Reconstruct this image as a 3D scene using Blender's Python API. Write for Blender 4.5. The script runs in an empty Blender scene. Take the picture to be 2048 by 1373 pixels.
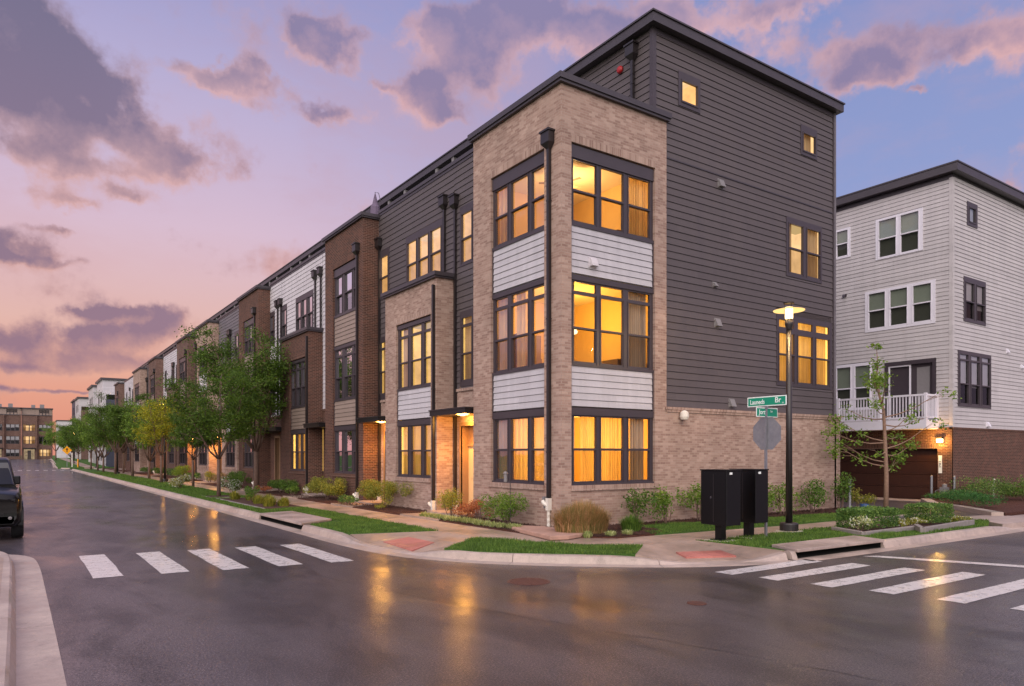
import bpy, math, random
from mathutils import Vector, Matrix
R = math.radians
sc = bpy.context.scene
col = sc.collection

# ------------------------------------------------------------------ camera
cam_d = bpy.data.cameras.new("camera")
cam = bpy.data.objects.new("camera", cam_d); col.objects.link(cam)
cam.location = (0, 0, 2.1); cam.rotation_euler = (R(90), 0, R(-34.7))
cam_d.lens = 25.28; cam_d.sensor_width = 36; cam_d.shift_y = 0.1091
cam_d.clip_start = 0.1; cam_d.clip_end = 4000
sc.camera = cam

# ------------------------------------------------------------------ render
sc.view_settings.view_transform = 'Standard'; sc.view_settings.look = 'None'
sc.view_settings.exposure = 0; sc.view_settings.gamma = 1
sc.render.engine = 'CYCLES'
cy = sc.cycles
cy.use_denoising = True
try: cy.denoiser = 'OPENIMAGEDENOISE'
except Exception: pass
cy.denoising_prefilter = 'NONE'
cy.denoising_input_passes = 'RGB_ALBEDO_NORMAL'
cy.max_bounces = 7; cy.diffuse_bounces = 3; cy.glossy_bounces = 4; cy.transparent_max_bounces = 10
cy.transmission_bounces = 4; cy.sample_clamp_indirect = 5; cy.caustics_reflective = False; cy.caustics_refractive = False

def lin(r, g, b, k=1.0):
    f = lambda c: ((c/255+.055)/1.055)**2.4 if c/255 > .04045 else c/255/12.92
    return (f(r)*k, f(g)*k, f(b)*k, 1)

# ------------------------------------------------------------------ node helper
class NT:
    def __init__(s, tree): s.t = tree; s.n = tree.nodes; s.l = tree.links
    def node(s, typ, **kw):
        n = s.n.new(typ)
        for k, v in kw.items(): setattr(n, k, v)
        return n
    def put(s, sock, v):
        if isinstance(v, bpy.types.NodeSocket): s.l.new(v, sock)
        elif v is not None:
            if hasattr(sock.default_value, '__len__') and not hasattr(v, '__len__'): v = (v,)*len(sock.default_value)
            if hasattr(v, '__len__') and hasattr(sock.default_value, '__len__'):
                v = tuple(v)[:len(sock.default_value)]
            sock.default_value = v
    def m(s, op, a, b=None, c=None, clamp=False):
        n = s.node('ShaderNodeMath', operation=op, use_clamp=clamp)
        s.put(n.inputs[0], a); s.put(n.inputs[1], b); s.put(n.inputs[2], c)
        return n.outputs[0]
    def v(s, op, a, b=None):
        n = s.node('ShaderNodeVectorMath', operation=op)
        s.put(n.inputs[0], a); s.put(n.inputs[1], b)
        return n.outputs['Value'] if op in ('LENGTH', 'DOT_PRODUCT', 'DISTANCE') else n.outputs[0]
    def sep(s, a):
        n = s.node('ShaderNodeSeparateXYZ'); s.put(n.inputs[0], a); return n.outputs
    def comb(s, x, y, z):
        n = s.node('ShaderNodeCombineXYZ')
        for i, q in enumerate((x, y, z)): s.put(n.inputs[i], q)
        return n.outputs[0]
    def noise(s, vec, scale, detail=4, rough=.5, dist=0, out=0):
        n = s.node('ShaderNodeTexNoise')
        s.put(n.inputs['Vector'], vec); n.inputs['Scale'].default_value = scale
        n.inputs['Detail'].default_value = detail; n.inputs['Roughness'].default_value = rough
        n.inputs['Distortion'].default_value = dist
        return n.outputs[out]
    def ramp(s, fac, stops, interp='LINEAR'):
        n = s.node('ShaderNodeValToRGB'); s.put(n.inputs[0], fac)
        e = n.color_ramp.elements; n.color_ramp.interpolation = interp
        while len(e) < len(stops): e.new(.5)
        for i, (p, c) in enumerate(stops): e[i].position = p; e[i].color = c if len(c) == 4 else (*c, 1)
        return n.outputs[0]
    def mix(s, f, a, b, mode='MIX'):
        n = s.node('ShaderNodeMix', data_type='RGBA', blend_type=mode)
        s.put(n.inputs[0], f); s.put(n.inputs[6], a); s.put(n.inputs[7], b)
        return n.outputs[2]
    def maprange(s, v, a, b, c=0., d=1., smooth=False):
        n = s.node('ShaderNodeMapRange', interpolation_type='SMOOTHSTEP' if smooth else 'LINEAR')
        s.put(n.inputs[0], v)
        for i, q in enumerate((a, b, c, d)): n.inputs[i+1].default_value = q
        return n.outputs[0]

# ------------------------------------------------------------------ sky
w = bpy.data.worlds.new("World"); sc.world = w; w.use_nodes = True
T = NT(w.node_tree); T.n.clear()
dirv = T.v('NORMALIZE', T.node('ShaderNodeTexCoord').outputs['Generated'])
dx, dy, dz = T.sep(dirv)
az = T.m('MULTIPLY', T.m('ARCTAN2', dx, dy), 180/math.pi)       # 0 = along the street, +90 = along the side street
el = T.m('MULTIPLY', T.m('ARCSINE', dz), 180/math.pi)
e01 = T.m('DIVIDE', el, 90, clamp=True)
west = T.ramp(e01, [(0, lin(220,138,116)), (.045, lin(230,160,136)), (.10, lin(228,184,174)), (.18, lin(216,189,208)), (.28, lin(186,176,212)), (.36, lin(154,156,204)), (.6, lin(146,150,202)), (1, lin(170,172,215))])
east = T.ramp(e01, [(0, lin(200,170,190)), (.1, lin(178,172,212)), (.2, lin(146,160,208)), (.34, lin(134,148,200)), (.5, lin(155,157,204)), (1, lin(170,172,215))])
daz = T.m('ABSOLUTE', T.m('SUBTRACT', az, 4.))
wf = T.maprange(daz, 8, 52, 0, 1, True)
base = T.mix(wf, west, east)
# broken cloud: soft cells whose outlines are torn by turbulence
wv = T.node('ShaderNodeTexNoise'); T.put(wv.inputs['Vector'], dirv); wv.inputs['Scale'].default_value = 7; wv.inputs['Detail'].default_value = 6; wv.inputs['Roughness'].default_value = .6
wa, wb_, wc_ = T.sep(wv.outputs['Color'])
azw = T.m('ADD', az, T.m('MULTIPLY', T.m('SUBTRACT', wa, .5), 13)); elw = T.m('ADD', el, T.m('MULTIPLY', T.m('MULTIPLY', T.m('SUBTRACT', wb_, .5), 8), T.maprange(el, 3, 22, .3, 1)))
n1 = T.noise(dirv, 15, 8, .62); n3 = T.noise(dirv, 10, 5, .6)
def ppx(px, py):
    d = math.atan((px-1024)/1438); return 34.7+math.degrees(d), math.degrees(math.atan((910-py)/1438*math.cos(d)))
dens = None; low_side = None
for px, py, sx, sy, amp in ((40,110,125,105,1.2),(150,170,60,60,.8),(0,20,120,70,1.),(225,240,95,52,1.1),(60,300,130,62,1.1),(300,300,95,36,.8),(385,345,75,32,.9),(240,345,80,22,.6),(140,350,80,24,.7),
                            (240,400,75,20,.85),(70,395,80,26,.7),(140,418,70,12,.5),(75,460,70,9,.6),(15,500,65,32,.9),(60,525,80,9,.6),(60,690,180,34,1.2),(200,720,130,14,.8),(330,645,75,22,1.),(250,665,120,20,.9),(220,628,60,10,.8),(60,735,150,14,.8),(60,775,110,6,.7),(185,778,90,5,.7),
                            (390,135,80,26,.9),(460,165,55,24,.85),(560,170,55,18,.75),(610,215,75,22,.95),(620,85,50,30,.9),(665,110,55,42,1.),(750,170,26,20,.8),(850,190,72,36,1.1),(900,230,75,22,.8),(820,60,85,45,.95),(900,100,80,60,.9),
                            (990,25,70,30,.8),(1000,150,70,55,.7),(1060,60,90,60,.8),(1180,45,90,60,.95),(1290,40,100,60,.7),(1420,30,150,40,.75),(1560,20,120,30,.6),(1700,140,90,42,1.),(1790,120,70,30,.8),(1640,90,60,28,.6),(1840,165,30,10,.7),(1985,65,80,45,.95),(1860,40,110,30,.6),(2035,375,60,20,.5),(1480,90,80,22,.5)):
    a, e = ppx(px, py); sa = (ppx(px+sx, py)[0]-a)*1.02; se = abs(ppx(px, py-sy)[1]-e)*1.02
    u = T.m('DIVIDE', T.m('SUBTRACT', azw, a), sa); v = T.m('DIVIDE', T.m('SUBTRACT', elw, e), se)
    r2 = T.m('ADD', T.m('MULTIPLY', u, u), T.m('MULTIPLY', v, v)); b = T.m('MULTIPLY', T.m('EXPONENT', T.m('MULTIPLY', r2, -1.)), amp)
    lb_ = T.m('MULTIPLY', b, T.m('ADD', T.m('MULTIPLY', v, -1.), T.m('MULTIPLY', u, .25)))
    dens = b if dens is None else T.m('ADD', dens, b); low_side = lb_ if low_side is None else T.m('ADD', low_side, lb_)
behind = T.m('MULTIPLY', T.maprange(T.m('ABSOLUTE', T.m('SUBTRACT', az, 35)), 42, 75, 0, 1.), T.maprange(n3, .42, .62, 0, .9, True))
side = T.m('DIVIDE', low_side, T.m('ADD', dens, .15))
dens = T.m('ADD', dens, behind)
q = T.m('ADD', T.m('SUBTRACT', T.m('MINIMUM', dens, 1.2), .30), T.m('ADD', T.m('MULTIPLY', T.m('SUBTRACT', n1, .5), 1.3), T.m('MULTIPLY', T.m('SUBTRACT', n3, .5), 2.2)))
cov = T.maprange(q, -.18, .42, 0, 1, True)
thick = T.maprange(q, .05, .85, 0, 1, True)
low = T.maprange(el, 5, 32, 1, 0)
wcl = T.maprange(az, 2, 22, 1, 0, True)
cdark = T.mix(low, T.mix(wcl, lin(142,132,168), lin(108,106,134)), lin(146,116,136))
clit = T.mix(low, T.mix(wcl, lin(222,178,184), lin(190,166,186)), lin(232,172,150))
f = T.m('ADD', T.m('ADD', .42, T.m('MULTIPLY', side, .45)), T.m('MULTIPLY', T.m('SUBTRACT', wc_, .5), 2.2))
f = T.m('ADD', f, T.m('MULTIPLY', T.m('SUBTRACT', .45, thick), .55), clamp=True)
cc = T.mix(f, cdark, clit)
veil = T.m('MULTIPLY', T.maprange(T.noise(T.v('MULTIPLY', dirv, (1, 1, 2.2)), 3.2, 6, .62), .42, .66, 0, .5, True), T.maprange(el, 10, 26, .25, 1))
skyc = T.mix(veil, base, T.mix(low, lin(176,158,190), lin(226,170,160)))
skyc = T.mix(T.m('MULTIPLY', cov, .9), skyc, cc)
# added gain: sky behind the viewer is brightened and neutralised to light the facades
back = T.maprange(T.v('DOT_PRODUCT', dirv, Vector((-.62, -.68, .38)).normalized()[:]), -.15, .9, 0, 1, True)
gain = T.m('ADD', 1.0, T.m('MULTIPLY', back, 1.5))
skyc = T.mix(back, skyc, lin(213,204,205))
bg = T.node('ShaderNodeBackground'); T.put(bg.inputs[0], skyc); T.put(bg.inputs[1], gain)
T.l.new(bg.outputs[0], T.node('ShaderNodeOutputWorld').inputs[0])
w.cycles.sampling_method = 'MANUAL'; w.cycles.sample_map_resolution = 512

def add_light(name, typ, loc, energy, color, parent=None, **kw):
    d = bpy.data.lights.new(name, typ); d.energy = energy; d.color = color
    for k, v in kw.items(): setattr(d, k, v)
    o = bpy.data.objects.new(name, d); col.objects.link(o); o.location = loc
    if parent: o.parent = parent; o.location = Vector(loc)-parent.location
    return o
facade_fill = add_light('facade_fill', 'SUN', (0, 0, 50), 1.1, (1, .90, .79), angle=R(50))  # added soft fill from behind the viewer, brightens the facades
facade_fill.rotation_euler = Vector((.62, .55, -.45)).to_track_quat('-Z', 'Y').to_euler()

# ------------------------------------------------------------------ materials
MATS = {}
def newmat(name):
    m = bpy.data.materials.new(name); m.use_nodes = True; t = NT(m.node_tree); t.n.clear()
    MATS[name] = m; return m, t
def finish(t, sh): t.l.new(sh, t.node('ShaderNodeOutputMaterial').inputs[0])
def principled(t, color, rough=.6, metal=0, spec=.5, bump=None, coat=0, coat_r=.1, bstr=.3, bdist=.01):
    p = t.node('ShaderNodeBsdfPrincipled')
    t.put(p.inputs['Base Color'], color); t.put(p.inputs['Roughness'], rough); t.put(p.inputs['Metallic'], metal)
    t.put(p.inputs['Specular IOR Level'], spec); t.put(p.inputs['Coat Weight'], coat); t.put(p.inputs['Coat Roughness'], coat_r)
    if bump is not None:
        b = t.node('ShaderNodeBump'); b.inputs['Strength'].default_value = bstr; b.inputs['Distance'].default_value = bdist
        t.put(b.inputs['Height'], bump); t.l.new(b.outputs[0], p.inputs['Normal'])
    return p.outputs[0]
def pos(t): return t.node('ShaderNodeNewGeometry').outputs['Position']
def paint(name, c, rough=.5, var=.12, scale=3., metal=0, spec=.5):
    m, t = newmat(name)
    n = t.noise(pos(t), scale, 5, .6); n2 = t.noise(pos(t), scale*14, 3, .6)
    k = t.m('ADD', t.maprange(n, .3, .7, 1-var, 1+var), t.maprange(n2, .3, .7, -var*.5, var*.5))
    colr = t.v('SCALE', c[:3]); t.put(colr.node.inputs[3], k)
    finish(t, principled(t, colr, t.maprange(n2, .3, .7, rough-.07, rough+.07), metal, spec, bump=n2, bstr=.08, bdist=.004)); return m
def sidingmat(name, c, exp=.205, var=.06):
    m, t = newmat(name); P_ = pos(t); x, y, z = t.sep(P_); cr_ = t.m('FLOOR', t.m('DIVIDE', z, exp)); xy = t.m('ADD', x, y)
    bd = t.m('FLOOR', t.m('DIVIDE', t.m('ADD', xy, t.m('MULTIPLY', cr_, 1.37)), 3.66))
    wn = t.node('ShaderNodeTexWhiteNoise', noise_dimensions='2D'); t.put(wn.inputs['Vector'], t.comb(bd, cr_, 0))
    st = t.noise(t.comb(t.m('MULTIPLY', xy, 3), t.m('MULTIPLY', z, .25), 0), 1.2, 5, .6); gr = t.noise(t.comb(t.m('MULTIPLY', xy, .3), z, 0), 60, 3, .7)
    k = t.m('ADD', t.maprange(wn.outputs[0], 0, 1, 1-var, 1+var), t.m('ADD', t.maprange(st, .3, .7, -.09, .06), t.maprange(gr, .3, .7, -.05, .05)))
    fr = t.m('FRACT', t.m('DIVIDE', t.m('ADD', xy, t.m('MULTIPLY', cr_, 1.37)), 3.66)); k = t.m('MULTIPLY', k, t.maprange(fr, .0, .0022, .55, 1))
    cs = t.v('SCALE', c[:3]); t.put(cs.node.inputs[3], k)
    finish(t, principled(t, cs, t.maprange(st, .3, .7, .45, .62), 0, .4, bump=gr, bstr=.12, bdist=.004)); return m
def brickmat(name, c1, c2, c3, mortar, msize=.007, bw=.205, rh=.0677, vertical=False, wet=0):
    m, t = newmat(name)
    x, y, z = t.sep(pos(t))
    vec = t.comb(t.m('ADD', x, y), z, 0)
    b = t.node('ShaderNodeTexBrick'); t.put(b.inputs['Vector'], vec)
    b.inputs['Scale'].default_value = 1; b.inputs['Brick Width'].default_value = bw; b.inputs['Row Height'].default_value = rh
    b.inputs['Mortar Size'].default_value = msize; b.inputs['Mortar Smooth'].default_value = .15; b.offset = 0 if vertical else .5
    b.inputs['Color1'].default_value = (0, 0, 0, 1); b.inputs['Color2'].default_value = (1, 1, 1, 1); b.inputs['Mortar'].default_value = (.5, .5, .5, 1)
    n = t.noise(pos(t), 1.1, 4, .6); nf = t.noise(pos(t), 38, 3, .7); nm = t.noise(t.v('MULTIPLY', vec, (1, 2.6, 1)), 11, 4, .7)
    f = t.m('ADD', t.m('ADD', t.m('MULTIPLY', b.outputs['Color'], .8), .1), t.maprange(nm, .3, .7, -.1, .1))
    cr = t.ramp(f, [(0, c1), (.5, c2), (1, c3)])
    cr = t.mix(t.maprange(nf, .35, .75, 0, .35), cr, mortar)
    cr = t.mix(b.outputs['Fac'], cr, mortar)
    k = t.maprange(n, .3, .7, .86, 1.12)
    cs = t.v('SCALE', cr); t.put(cs.node.inputs[3], k)
    h = t.m('ADD', t.m('MULTIPLY', b.outputs['Fac'], -1), t.m('MULTIPLY', nf, .5))
    finish(t, principled(t, cs, .85, 0, .3, bump=h, bstr=.6, bdist=.006)); return m

LB = (lin(138,107,96), lin(166,136,123), lin(190,163,149), lin(176,155,144))
brickmat('light brick', *LB, msize=.006)
brickmat('light brick rowlock', *LB, msize=.008, bw=.072, rh=.3, vertical=True)
DBk = (lin(50,30,27), lin(76,45,38), lin(100,60,48), lin(134,108,96))
brickmat('dark brick', *DBk, msize=.0075)
brickmat('dark brick rowlock', *DBk, msize=.009, bw=.072, rh=.3, vertical=True)
BBk = (lin(76,50,46), lin(100,70,62), lin(122,92,82), lin(128,108,100))
brickmat('brown brick', *BBk, msize=.008)
brickmat('brown brick rowlock', *BBk, msize=.008, bw=.072, rh=.3, vertical=True)
sidingmat('charcoal siding', lin(90,82,84))
sidingmat('grey siding', lin(112,106,112))
sidingmat('white siding', lin(206,200,206))
sidingmat('panel siding', lin(194,190,196))
sidingmat('tan siding', lin(150,132,122))
sidingmat('cream siding', lin(194,188,190))
sidingmat('slate siding', lin(70,72,88))
paint('dark trim', lin(66,58,64), .4, .08, 2)
paint('white trim', lin(228,224,234), .4, .04, 2)
paint('dark metal', lin(38,32,34), .35, .1, 3, spec=.6)
paint('cap metal', lin(66,60,66), .4, .1, 2)
paint('black paint', lin(22,20,23), .35, .1, 6, spec=.5)
paint('galvanised', lin(150,150,156), .45, .12, 9, .7)
paint('plastic white', lin(225,218,208), .5, .05, 8)
paint('plastic grey', lin(130,126,128), .5, .05, 8)
paint('sign green', lin(0,140,110), .4, .03, 8)
paint('sign white', lin(235,240,238), .4, .02, 8)
paint('sign yellow', lin(250,170,10), .4, .03, 8)
paint('sign black', lin(15,15,15), .5, .03, 8)
paint('red device', lin(170,30,35), .35, .05, 8)
paint('garage brown', lin(58,32,24), .5, .1, 2)
paint('door cream', lin(214,190,150), .5, .04, 2)
paint('door dark', lin(60,50,48), .5, .06, 2)
paint('door teal', lin(70,100,110), .5, .06, 2)
paint('wood trim', lin(150,118,90), .6, .1, 3)
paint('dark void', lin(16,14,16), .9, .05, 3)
paint('roof membrane', lin(100,98,100), .9, .1, 1)
paint('ceiling paint', lin(232,222,205), .8, .02, 1)
paint('room wall', lin(226,196,140), .8, .03, 1)
paint('room floor', lin(120,80,50), .5, .1, 3)
paint('furniture', lin(112,88,66), .6, .1, 3)
paint('white blind', lin(215,212,214), .7, .03, 12)
paint('green blind', lin(118,128,112), .8, .05, 12)
paint('soil dark', lin(70,44,36), .95, .2, 12)
paint('rust iron', lin(96,62,52), .6, .2, 20)
paint('umbrella cloth', lin(110,96,118), .9, .08, 8)
paint('lime cloth', lin(150,150,60), .9, .08, 8)
paint('tyre rubber', lin(20,20,22), .8, .1, 20)
paint('blue plastic', lin(50,80,130), .4, .05, 5)
paint('chrome', lin(200,200,205), .12, .02, 5, 1)
paint('bark', lin(108,86,76), .9, .22, 14)
paint('pale bark', lin(140,112,96), .9, .2, 14)
paint('sandstone', lin(176,140,124), .9, .14, 4)
paint('paver stone', lin(140,132,130), .9, .14, 6)

def concrete(name, c, wet=.35, joint=None):
    m, t = newmat(name)
    P_ = pos(t); n = t.noise(P_, .7, 6, .65); f = t.noise(P_, 60, 3, .7); g = t.noise(P_, 5, 5, .7)
    k = t.m('ADD', t.maprange(n, .3, .7, .72, 1.12), t.maprange(g, .3, .7, -.13, .11))
    k = t.m('ADD', k, t.maprange(f, .3, .7, -.12, .10))
    k = t.m('MULTIPLY', k, t.maprange(t.noise(P_, 2.3, 8, .75, .6), .56, .68, 1, .72, True))
    if joint:
        x, y, z = t.sep(P_)
        for s_ in (x, y):
            fr = t.m('ABSOLUTE', t.m('SUBTRACT', t.m('FRACT', t.m('DIVIDE', s_, joint)), .5))
            k = t.m('MULTIPLY', k, t.maprange(fr, .001, .007, .55, 1))
    cs = t.v('SCALE', c[:3]); t.put(cs.node.inputs[3], k)
    r = t.maprange(n, .42, .62, .28, .72)
    finish(t, principled(t, cs, r, 0, .4, bump=f, bstr=.15, bdist=.004)); return m
concrete('kerb concrete', lin(186,168,158))
concrete('pavement concrete', lin(172,150,136), joint=1.5)
concrete('apron concrete', lin(176,158,150))
concrete('pad concrete', lin(205,198,180))
concrete('tactile red', lin(192,122,112))

def asphalt(name, c, wetness=1.):
    m, t = newmat(name)
    P_ = pos(t); x, y, z = t.sep(P_)
    st = t.comb(t.m('MULTIPLY', x, 1.0), t.m('MULTIPLY', y, .45), 0)
    big = t.noise(st, .38, 5, .6, .4); mid = t.noise(st, 1.5, 6, .62, .5); fine = t.noise(P_, 75, 3, .75); grit = t.noise(P_, 300, 2, .8)
    wet = t.m('ADD', t.m('MULTIPLY', big, .65), t.m('MULTIPLY', mid, .35))
    puddle = t.maprange(wet, .46, .60, 0, 1, True)
    mott = t.noise(P_, 24, 6, .82); pat = t.noise(st, .8, 7, .68, .3)
    k = t.m('ADD', t.m('ADD', t.maprange(mid, .3, .7, .75, 1.25), t.maprange(mott, .35, .65, -.5, .6)), t.maprange(fine, .35, .65, -.55, .7))
    k = t.m('MULTIPLY', k, t.m('MULTIPLY', t.maprange(puddle, 0, 1, 1.35, .6), t.maprange(pat, .35, .62, .72, 1.25)))
    cs = t.v('SCALE', c[:3]); t.put(cs.node.inputs[3], k)
    sp = t.noise(P_, 48, 3, .8); chip = t.m('MULTIPLY', t.maprange(sp, .50, .66, 0, 1, True), t.maprange(pat, .35, .6, .45, 1))
    cs = t.mix(t.m('MULTIPLY', chip, t.maprange(puddle, 0, 1, .8, .4)), cs, lin(142,129,128))
    rough = t.m('ADD', t.maprange(puddle, 0, 1, .47, .34), t.maprange(mid, .3, .7, -.04, .06))
    h = t.m('ADD', t.m('ADD', t.m('MULTIPLY', fine, .5), t.m('MULTIPLY', grit, .3)), t.m('MULTIPLY', mott, 1.2))
    bstr = t.maprange(puddle, 0, 1, .85, .45)
    p = t.node('ShaderNodeBsdfPrincipled')
    t.put(p.inputs['Base Color'], cs); t.put(p.inputs['Roughness'], rough); t.put(p.inputs['Specular IOR Level'], t.maprange(pat, .36, .6, .6, .9, True))
    b = t.node('ShaderNodeBump'); t.put(b.inputs['Strength'], bstr); b.inputs['Distance'].default_value = .009
    t.put(b.inputs['Height'], h); t.l.new(b.outputs[0], p.inputs['Normal'])
    b2 = t.node('ShaderNodeBump'); b2.inputs['Strength'].default_value = .3; b2.inputs['Distance'].default_value = .002
    t.put(b2.inputs['Height'], h); t.l.new(b2.outputs[0], p.inputs['Coat Normal'])
    t.put(p.inputs['Coat Weight'], t.m('MULTIPLY', t.m('MULTIPLY', t.maprange(puddle, 0, 1, .55, 1.), t.maprange(pat, .36, .54, .5, 1., True)), t.maprange(mott, .36, .58, .15, 1.))); t.put(p.inputs['Coat Roughness'], t.m('ADD', t.maprange(puddle, 0, 1, .2, .07), t.maprange(mid, .35, .65, 0, .06)))
    finish(t, p.outputs[0]); return m
asphalt('wet asphalt', lin(47,40,42))
asphalt('dark sealant', lin(34,30,33))
def roadpaint():
    m, t = newmat('road paint')
    P_ = pos(t); n = t.noise(P_, 5, 7, .75); f = t.noise(P_, 110, 2, .7)
    c = t.ramp(n, [(.25, lin(206,200,200)), (.58, lin(222,216,214)), (.68, lin(200,192,192)), (.78, lin(140,130,136))])
    finish(t, principled(t, c, t.maprange(n, .4, .6, .22, .4), 0, .5, bump=f, bstr=.25, bdist=.004, coat=.3, coat_r=.15))
roadpaint()
def mulch():
    m, t = newmat('bark mulch')
    P_ = pos(t); n = t.noise(P_, 45, 4, .8); g = t.noise(P_, 2, 3, .5)
    c = t.ramp(n, [(.3, lin(40,22,18)), (.5, lin(82,48,38)), (.7, lin(128,84,66))])
    finish(t, principled(t, c, .8, 0, .3, bump=n, bstr=1, bdist=.03))
mulch()
def turfmat():
    m, t = newmat('turf')
    P_ = pos(t); n = t.noise(P_, 30, 4, .8); g = t.noise(P_, 1.3, 3, .5)
    c = t.ramp(n, [(.3, (.03, .07, .014, 1)), (.6, (.08, .17, .03, 1))])
    finish(t, principled(t, c, .9, 0, .2, bump=n, bstr=1, bdist=.03))
turfmat()
def leafmat(name, stops, transl=.35):
    m, t = newmat(name)
    g = t.node('ShaderNodeNewGeometry'); r = g.outputs['Random Per Island']
    n = t.noise(g.outputs['Position'], 1.6, 3, .6)
    f = t.m('ADD', t.m('MULTIPLY', r, .7), t.maprange(n, .3, .7, 0, .3))
    c = t.ramp(f, stops)
    d = t.node('ShaderNodeBsdfPrincipled'); t.put(d.inputs['Base Color'], c); d.inputs['Roughness'].default_value = .5; d.inputs['Specular IOR Level'].default_value = .3
    tr = t.node('ShaderNodeBsdfTranslucent'); t.put(tr.inputs[0], c)
    mx = t.node('ShaderNodeMixShader'); mx.inputs[0].default_value = transl
    t.l.new(d.outputs[0], mx.inputs[1]); t.l.new(tr.outputs[0], mx.inputs[2]); finish(t, mx.outputs[0])
G4 = lambda *a: (*a, 1)
leafmat('tree leaf', [(0, G4(0.040,0.084,0.012)), (.5, G4(0.084,0.156,0.018)), (1, G4(0.169,0.259,0.027))])
leafmat('fresh leaf', [(0, G4(0.078,0.161,0.020)), (.5, G4(0.157,0.271,0.036)), (1, G4(0.313,0.419,0.061))])
leafmat('gold leaf', [(0, G4(0.166,0.206,0.015)), (.5, G4(0.352,0.348,0.021)), (1, G4(0.517,0.456,0.029))])  # green leaves with the street lamp's yellow light put into the colour
leafmat('shrub leaf', [(0, G4(0.039,0.098,0.015)), (.5, G4(0.092,0.183,0.025)), (1, G4(0.221,0.339,0.061))])
leafmat('yellow shrub leaf', [(0, G4(0.116,0.160,0.029)), (.5, G4(0.275,0.290,0.043)), (1, G4(0.522,0.435,0.072))])
leafmat('red shrub leaf', [(0, G4(0.174,0.072,0.029)), (.5, G4(0.435,0.131,0.058)), (1, G4(0.609,0.290,0.116))])
leafmat('dark hedge leaf', [(0, G4(0.039,0.108,0.022)), (.5, G4(0.097,0.197,0.043)), (1, G4(0.332,0.479,0.116))])
leafmat('green mound leaf', [(0, G4(0.029,0.098,0.023)), (.5, G4(0.058,0.174,0.041)), (1, G4(0.116,0.261,0.058))])
leafmat('variegated leaf', [(0, G4(0.145,0.232,0.058)), (.5, G4(0.435,0.493,0.174)), (1, G4(0.800,0.800,0.464))])
leafmat('straw blade', [(0, G4(0.145,0.174,0.043)), (.35, G4(0.319,0.246,0.087)), (.7, G4(0.522,0.290,0.131)), (1, G4(0.725,0.478,0.261))], .25)
leafmat('grass blade', [(0, G4(.13,.11,.04)), (.10, G4(.05,.09,.02)), (.55, G4(0.112,0.220,0.034)), (1, G4(0.255,0.372,0.065))], .3)
leafmat('white flower', [(0, G4(0.725,0.725,0.609)), (1, G4(0.800,0.800,0.800))])

def emis(name, c, s, var=0., scale=2.):
    m, t = newmat(name); e = t.node('ShaderNodeEmission'); t.put(e.inputs[0], c)
    if var:
        n = t.noise(pos(t), scale, 3, .6); t.put(e.inputs[1], t.maprange(n, .3, .7, s*(1-var), s*(1+var)))
    else: e.inputs[1].default_value = s
    finish(t, e.outputs[0]); m.cycles.emission_sampling = 'NONE'; return m
emis('lamp glow', (1, .72, .34, 1), 5)
emis('lamp disc', (1, .62, .22, 1), 1.5)
emis('far lamp glow', (1, .6, .16, 1), 45)
emis('porch glow', (1, .7, .3, 1), 12)
emis('lantern glow', (1, .74, .3, 1), 9)
emis('pendant glow', (1, .75, .4, 1), 4)
emis('lit room', (1, .60, .15, 1), 1.25, .3, 1.7)
emis('lit room bright', (1, .57, .12, 1), 2.0, .2, 1.7)
emis('lit room orange', (1, .54, .19, 1), 1.2, .25, 1.7)
emis('lit room pale', (1, .62, .28, 1), 1.1, .2, 1.7)
emis('dim room', (1, .74, .45, 1), .3, .5, 2)
emis('lit ceiling', (1, .68, .28, 1), .56)
def glassmat(name, gf, tint=(1, 1, 1, 1)):
    m, t = newmat(name)
    fr = t.node('ShaderNodeFresnel'); fr.inputs[0].default_value = 1.5
    f = t.m('MULTIPLY', fr.outputs[0], gf, clamp=True)
    tr = t.node('ShaderNodeBsdfTransparent'); t.put(tr.inputs[0], tint)
    g = t.node('ShaderNodeBsdfGlossy'); g.inputs['Roughness'].default_value = .015; t.put(g.inputs[0], (.95, .95, 1, 1))
    n = t.noise(pos(t), 1.1, 2, .5); b = t.node('ShaderNodeBump'); b.inputs['Strength'].default_value = .12; b.inputs['Distance'].default_value = .03
    t.put(b.inputs['Height'], n); t.l.new(b.outputs[0], g.inputs['Normal'])
    mx = t.node('ShaderNodeMixShader'); t.put(mx.inputs[0], f); t.l.new(tr.outputs[0], mx.inputs[1]); t.l.new(g.outputs[0], mx.inputs[2])
    finish(t, mx.outputs[0])
glassmat('pane glass', 1.5); glassmat('screened glass', .5, (.5, .48, .48, 1)); glassmat('lit pane glass', .28); glassmat('lit screened glass', .2, (.68, .64, .6, 1))
def curtain_mat(name, c, tr_=.6, stripes=1.):
    m, t = newmat(name)
    x, y, z = t.sep(pos(t)); v = t.comb(t.m('ADD', x, y), t.m('MULTIPLY', z, .04), 0)
    n = t.noise(v, 9, 4, .7); k = t.maprange(n, .3, .7, 1-.35*stripes, 1.1)
    cs = t.v('SCALE', c[:3]); t.put(cs.node.inputs[3], k)
    d = t.node('ShaderNodeBsdfDiffuse'); t.put(d.inputs[0], cs); q_ = t.node('ShaderNodeBsdfTranslucent'); t.put(q_.inputs[0], cs)
    mx = t.node('ShaderNodeMixShader'); mx.inputs[0].default_value = tr_
    t.l.new(d.outputs[0], mx.inputs[1]); t.l.new(q_.outputs[0], mx.inputs[2]); finish(t, mx.outputs[0])
curtain_mat('sheer curtain', lin(248,226,176), .75)
curtain_mat('grey drape', lin(176,164,150), .22)
curtain_mat('beige drape', lin(214,190,150), .4)
def carpaint(name, c):
    m, t = newmat(name); finish(t, principled(t, c, .3, 0, .2, coat=.45, coat_r=.03))
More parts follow.
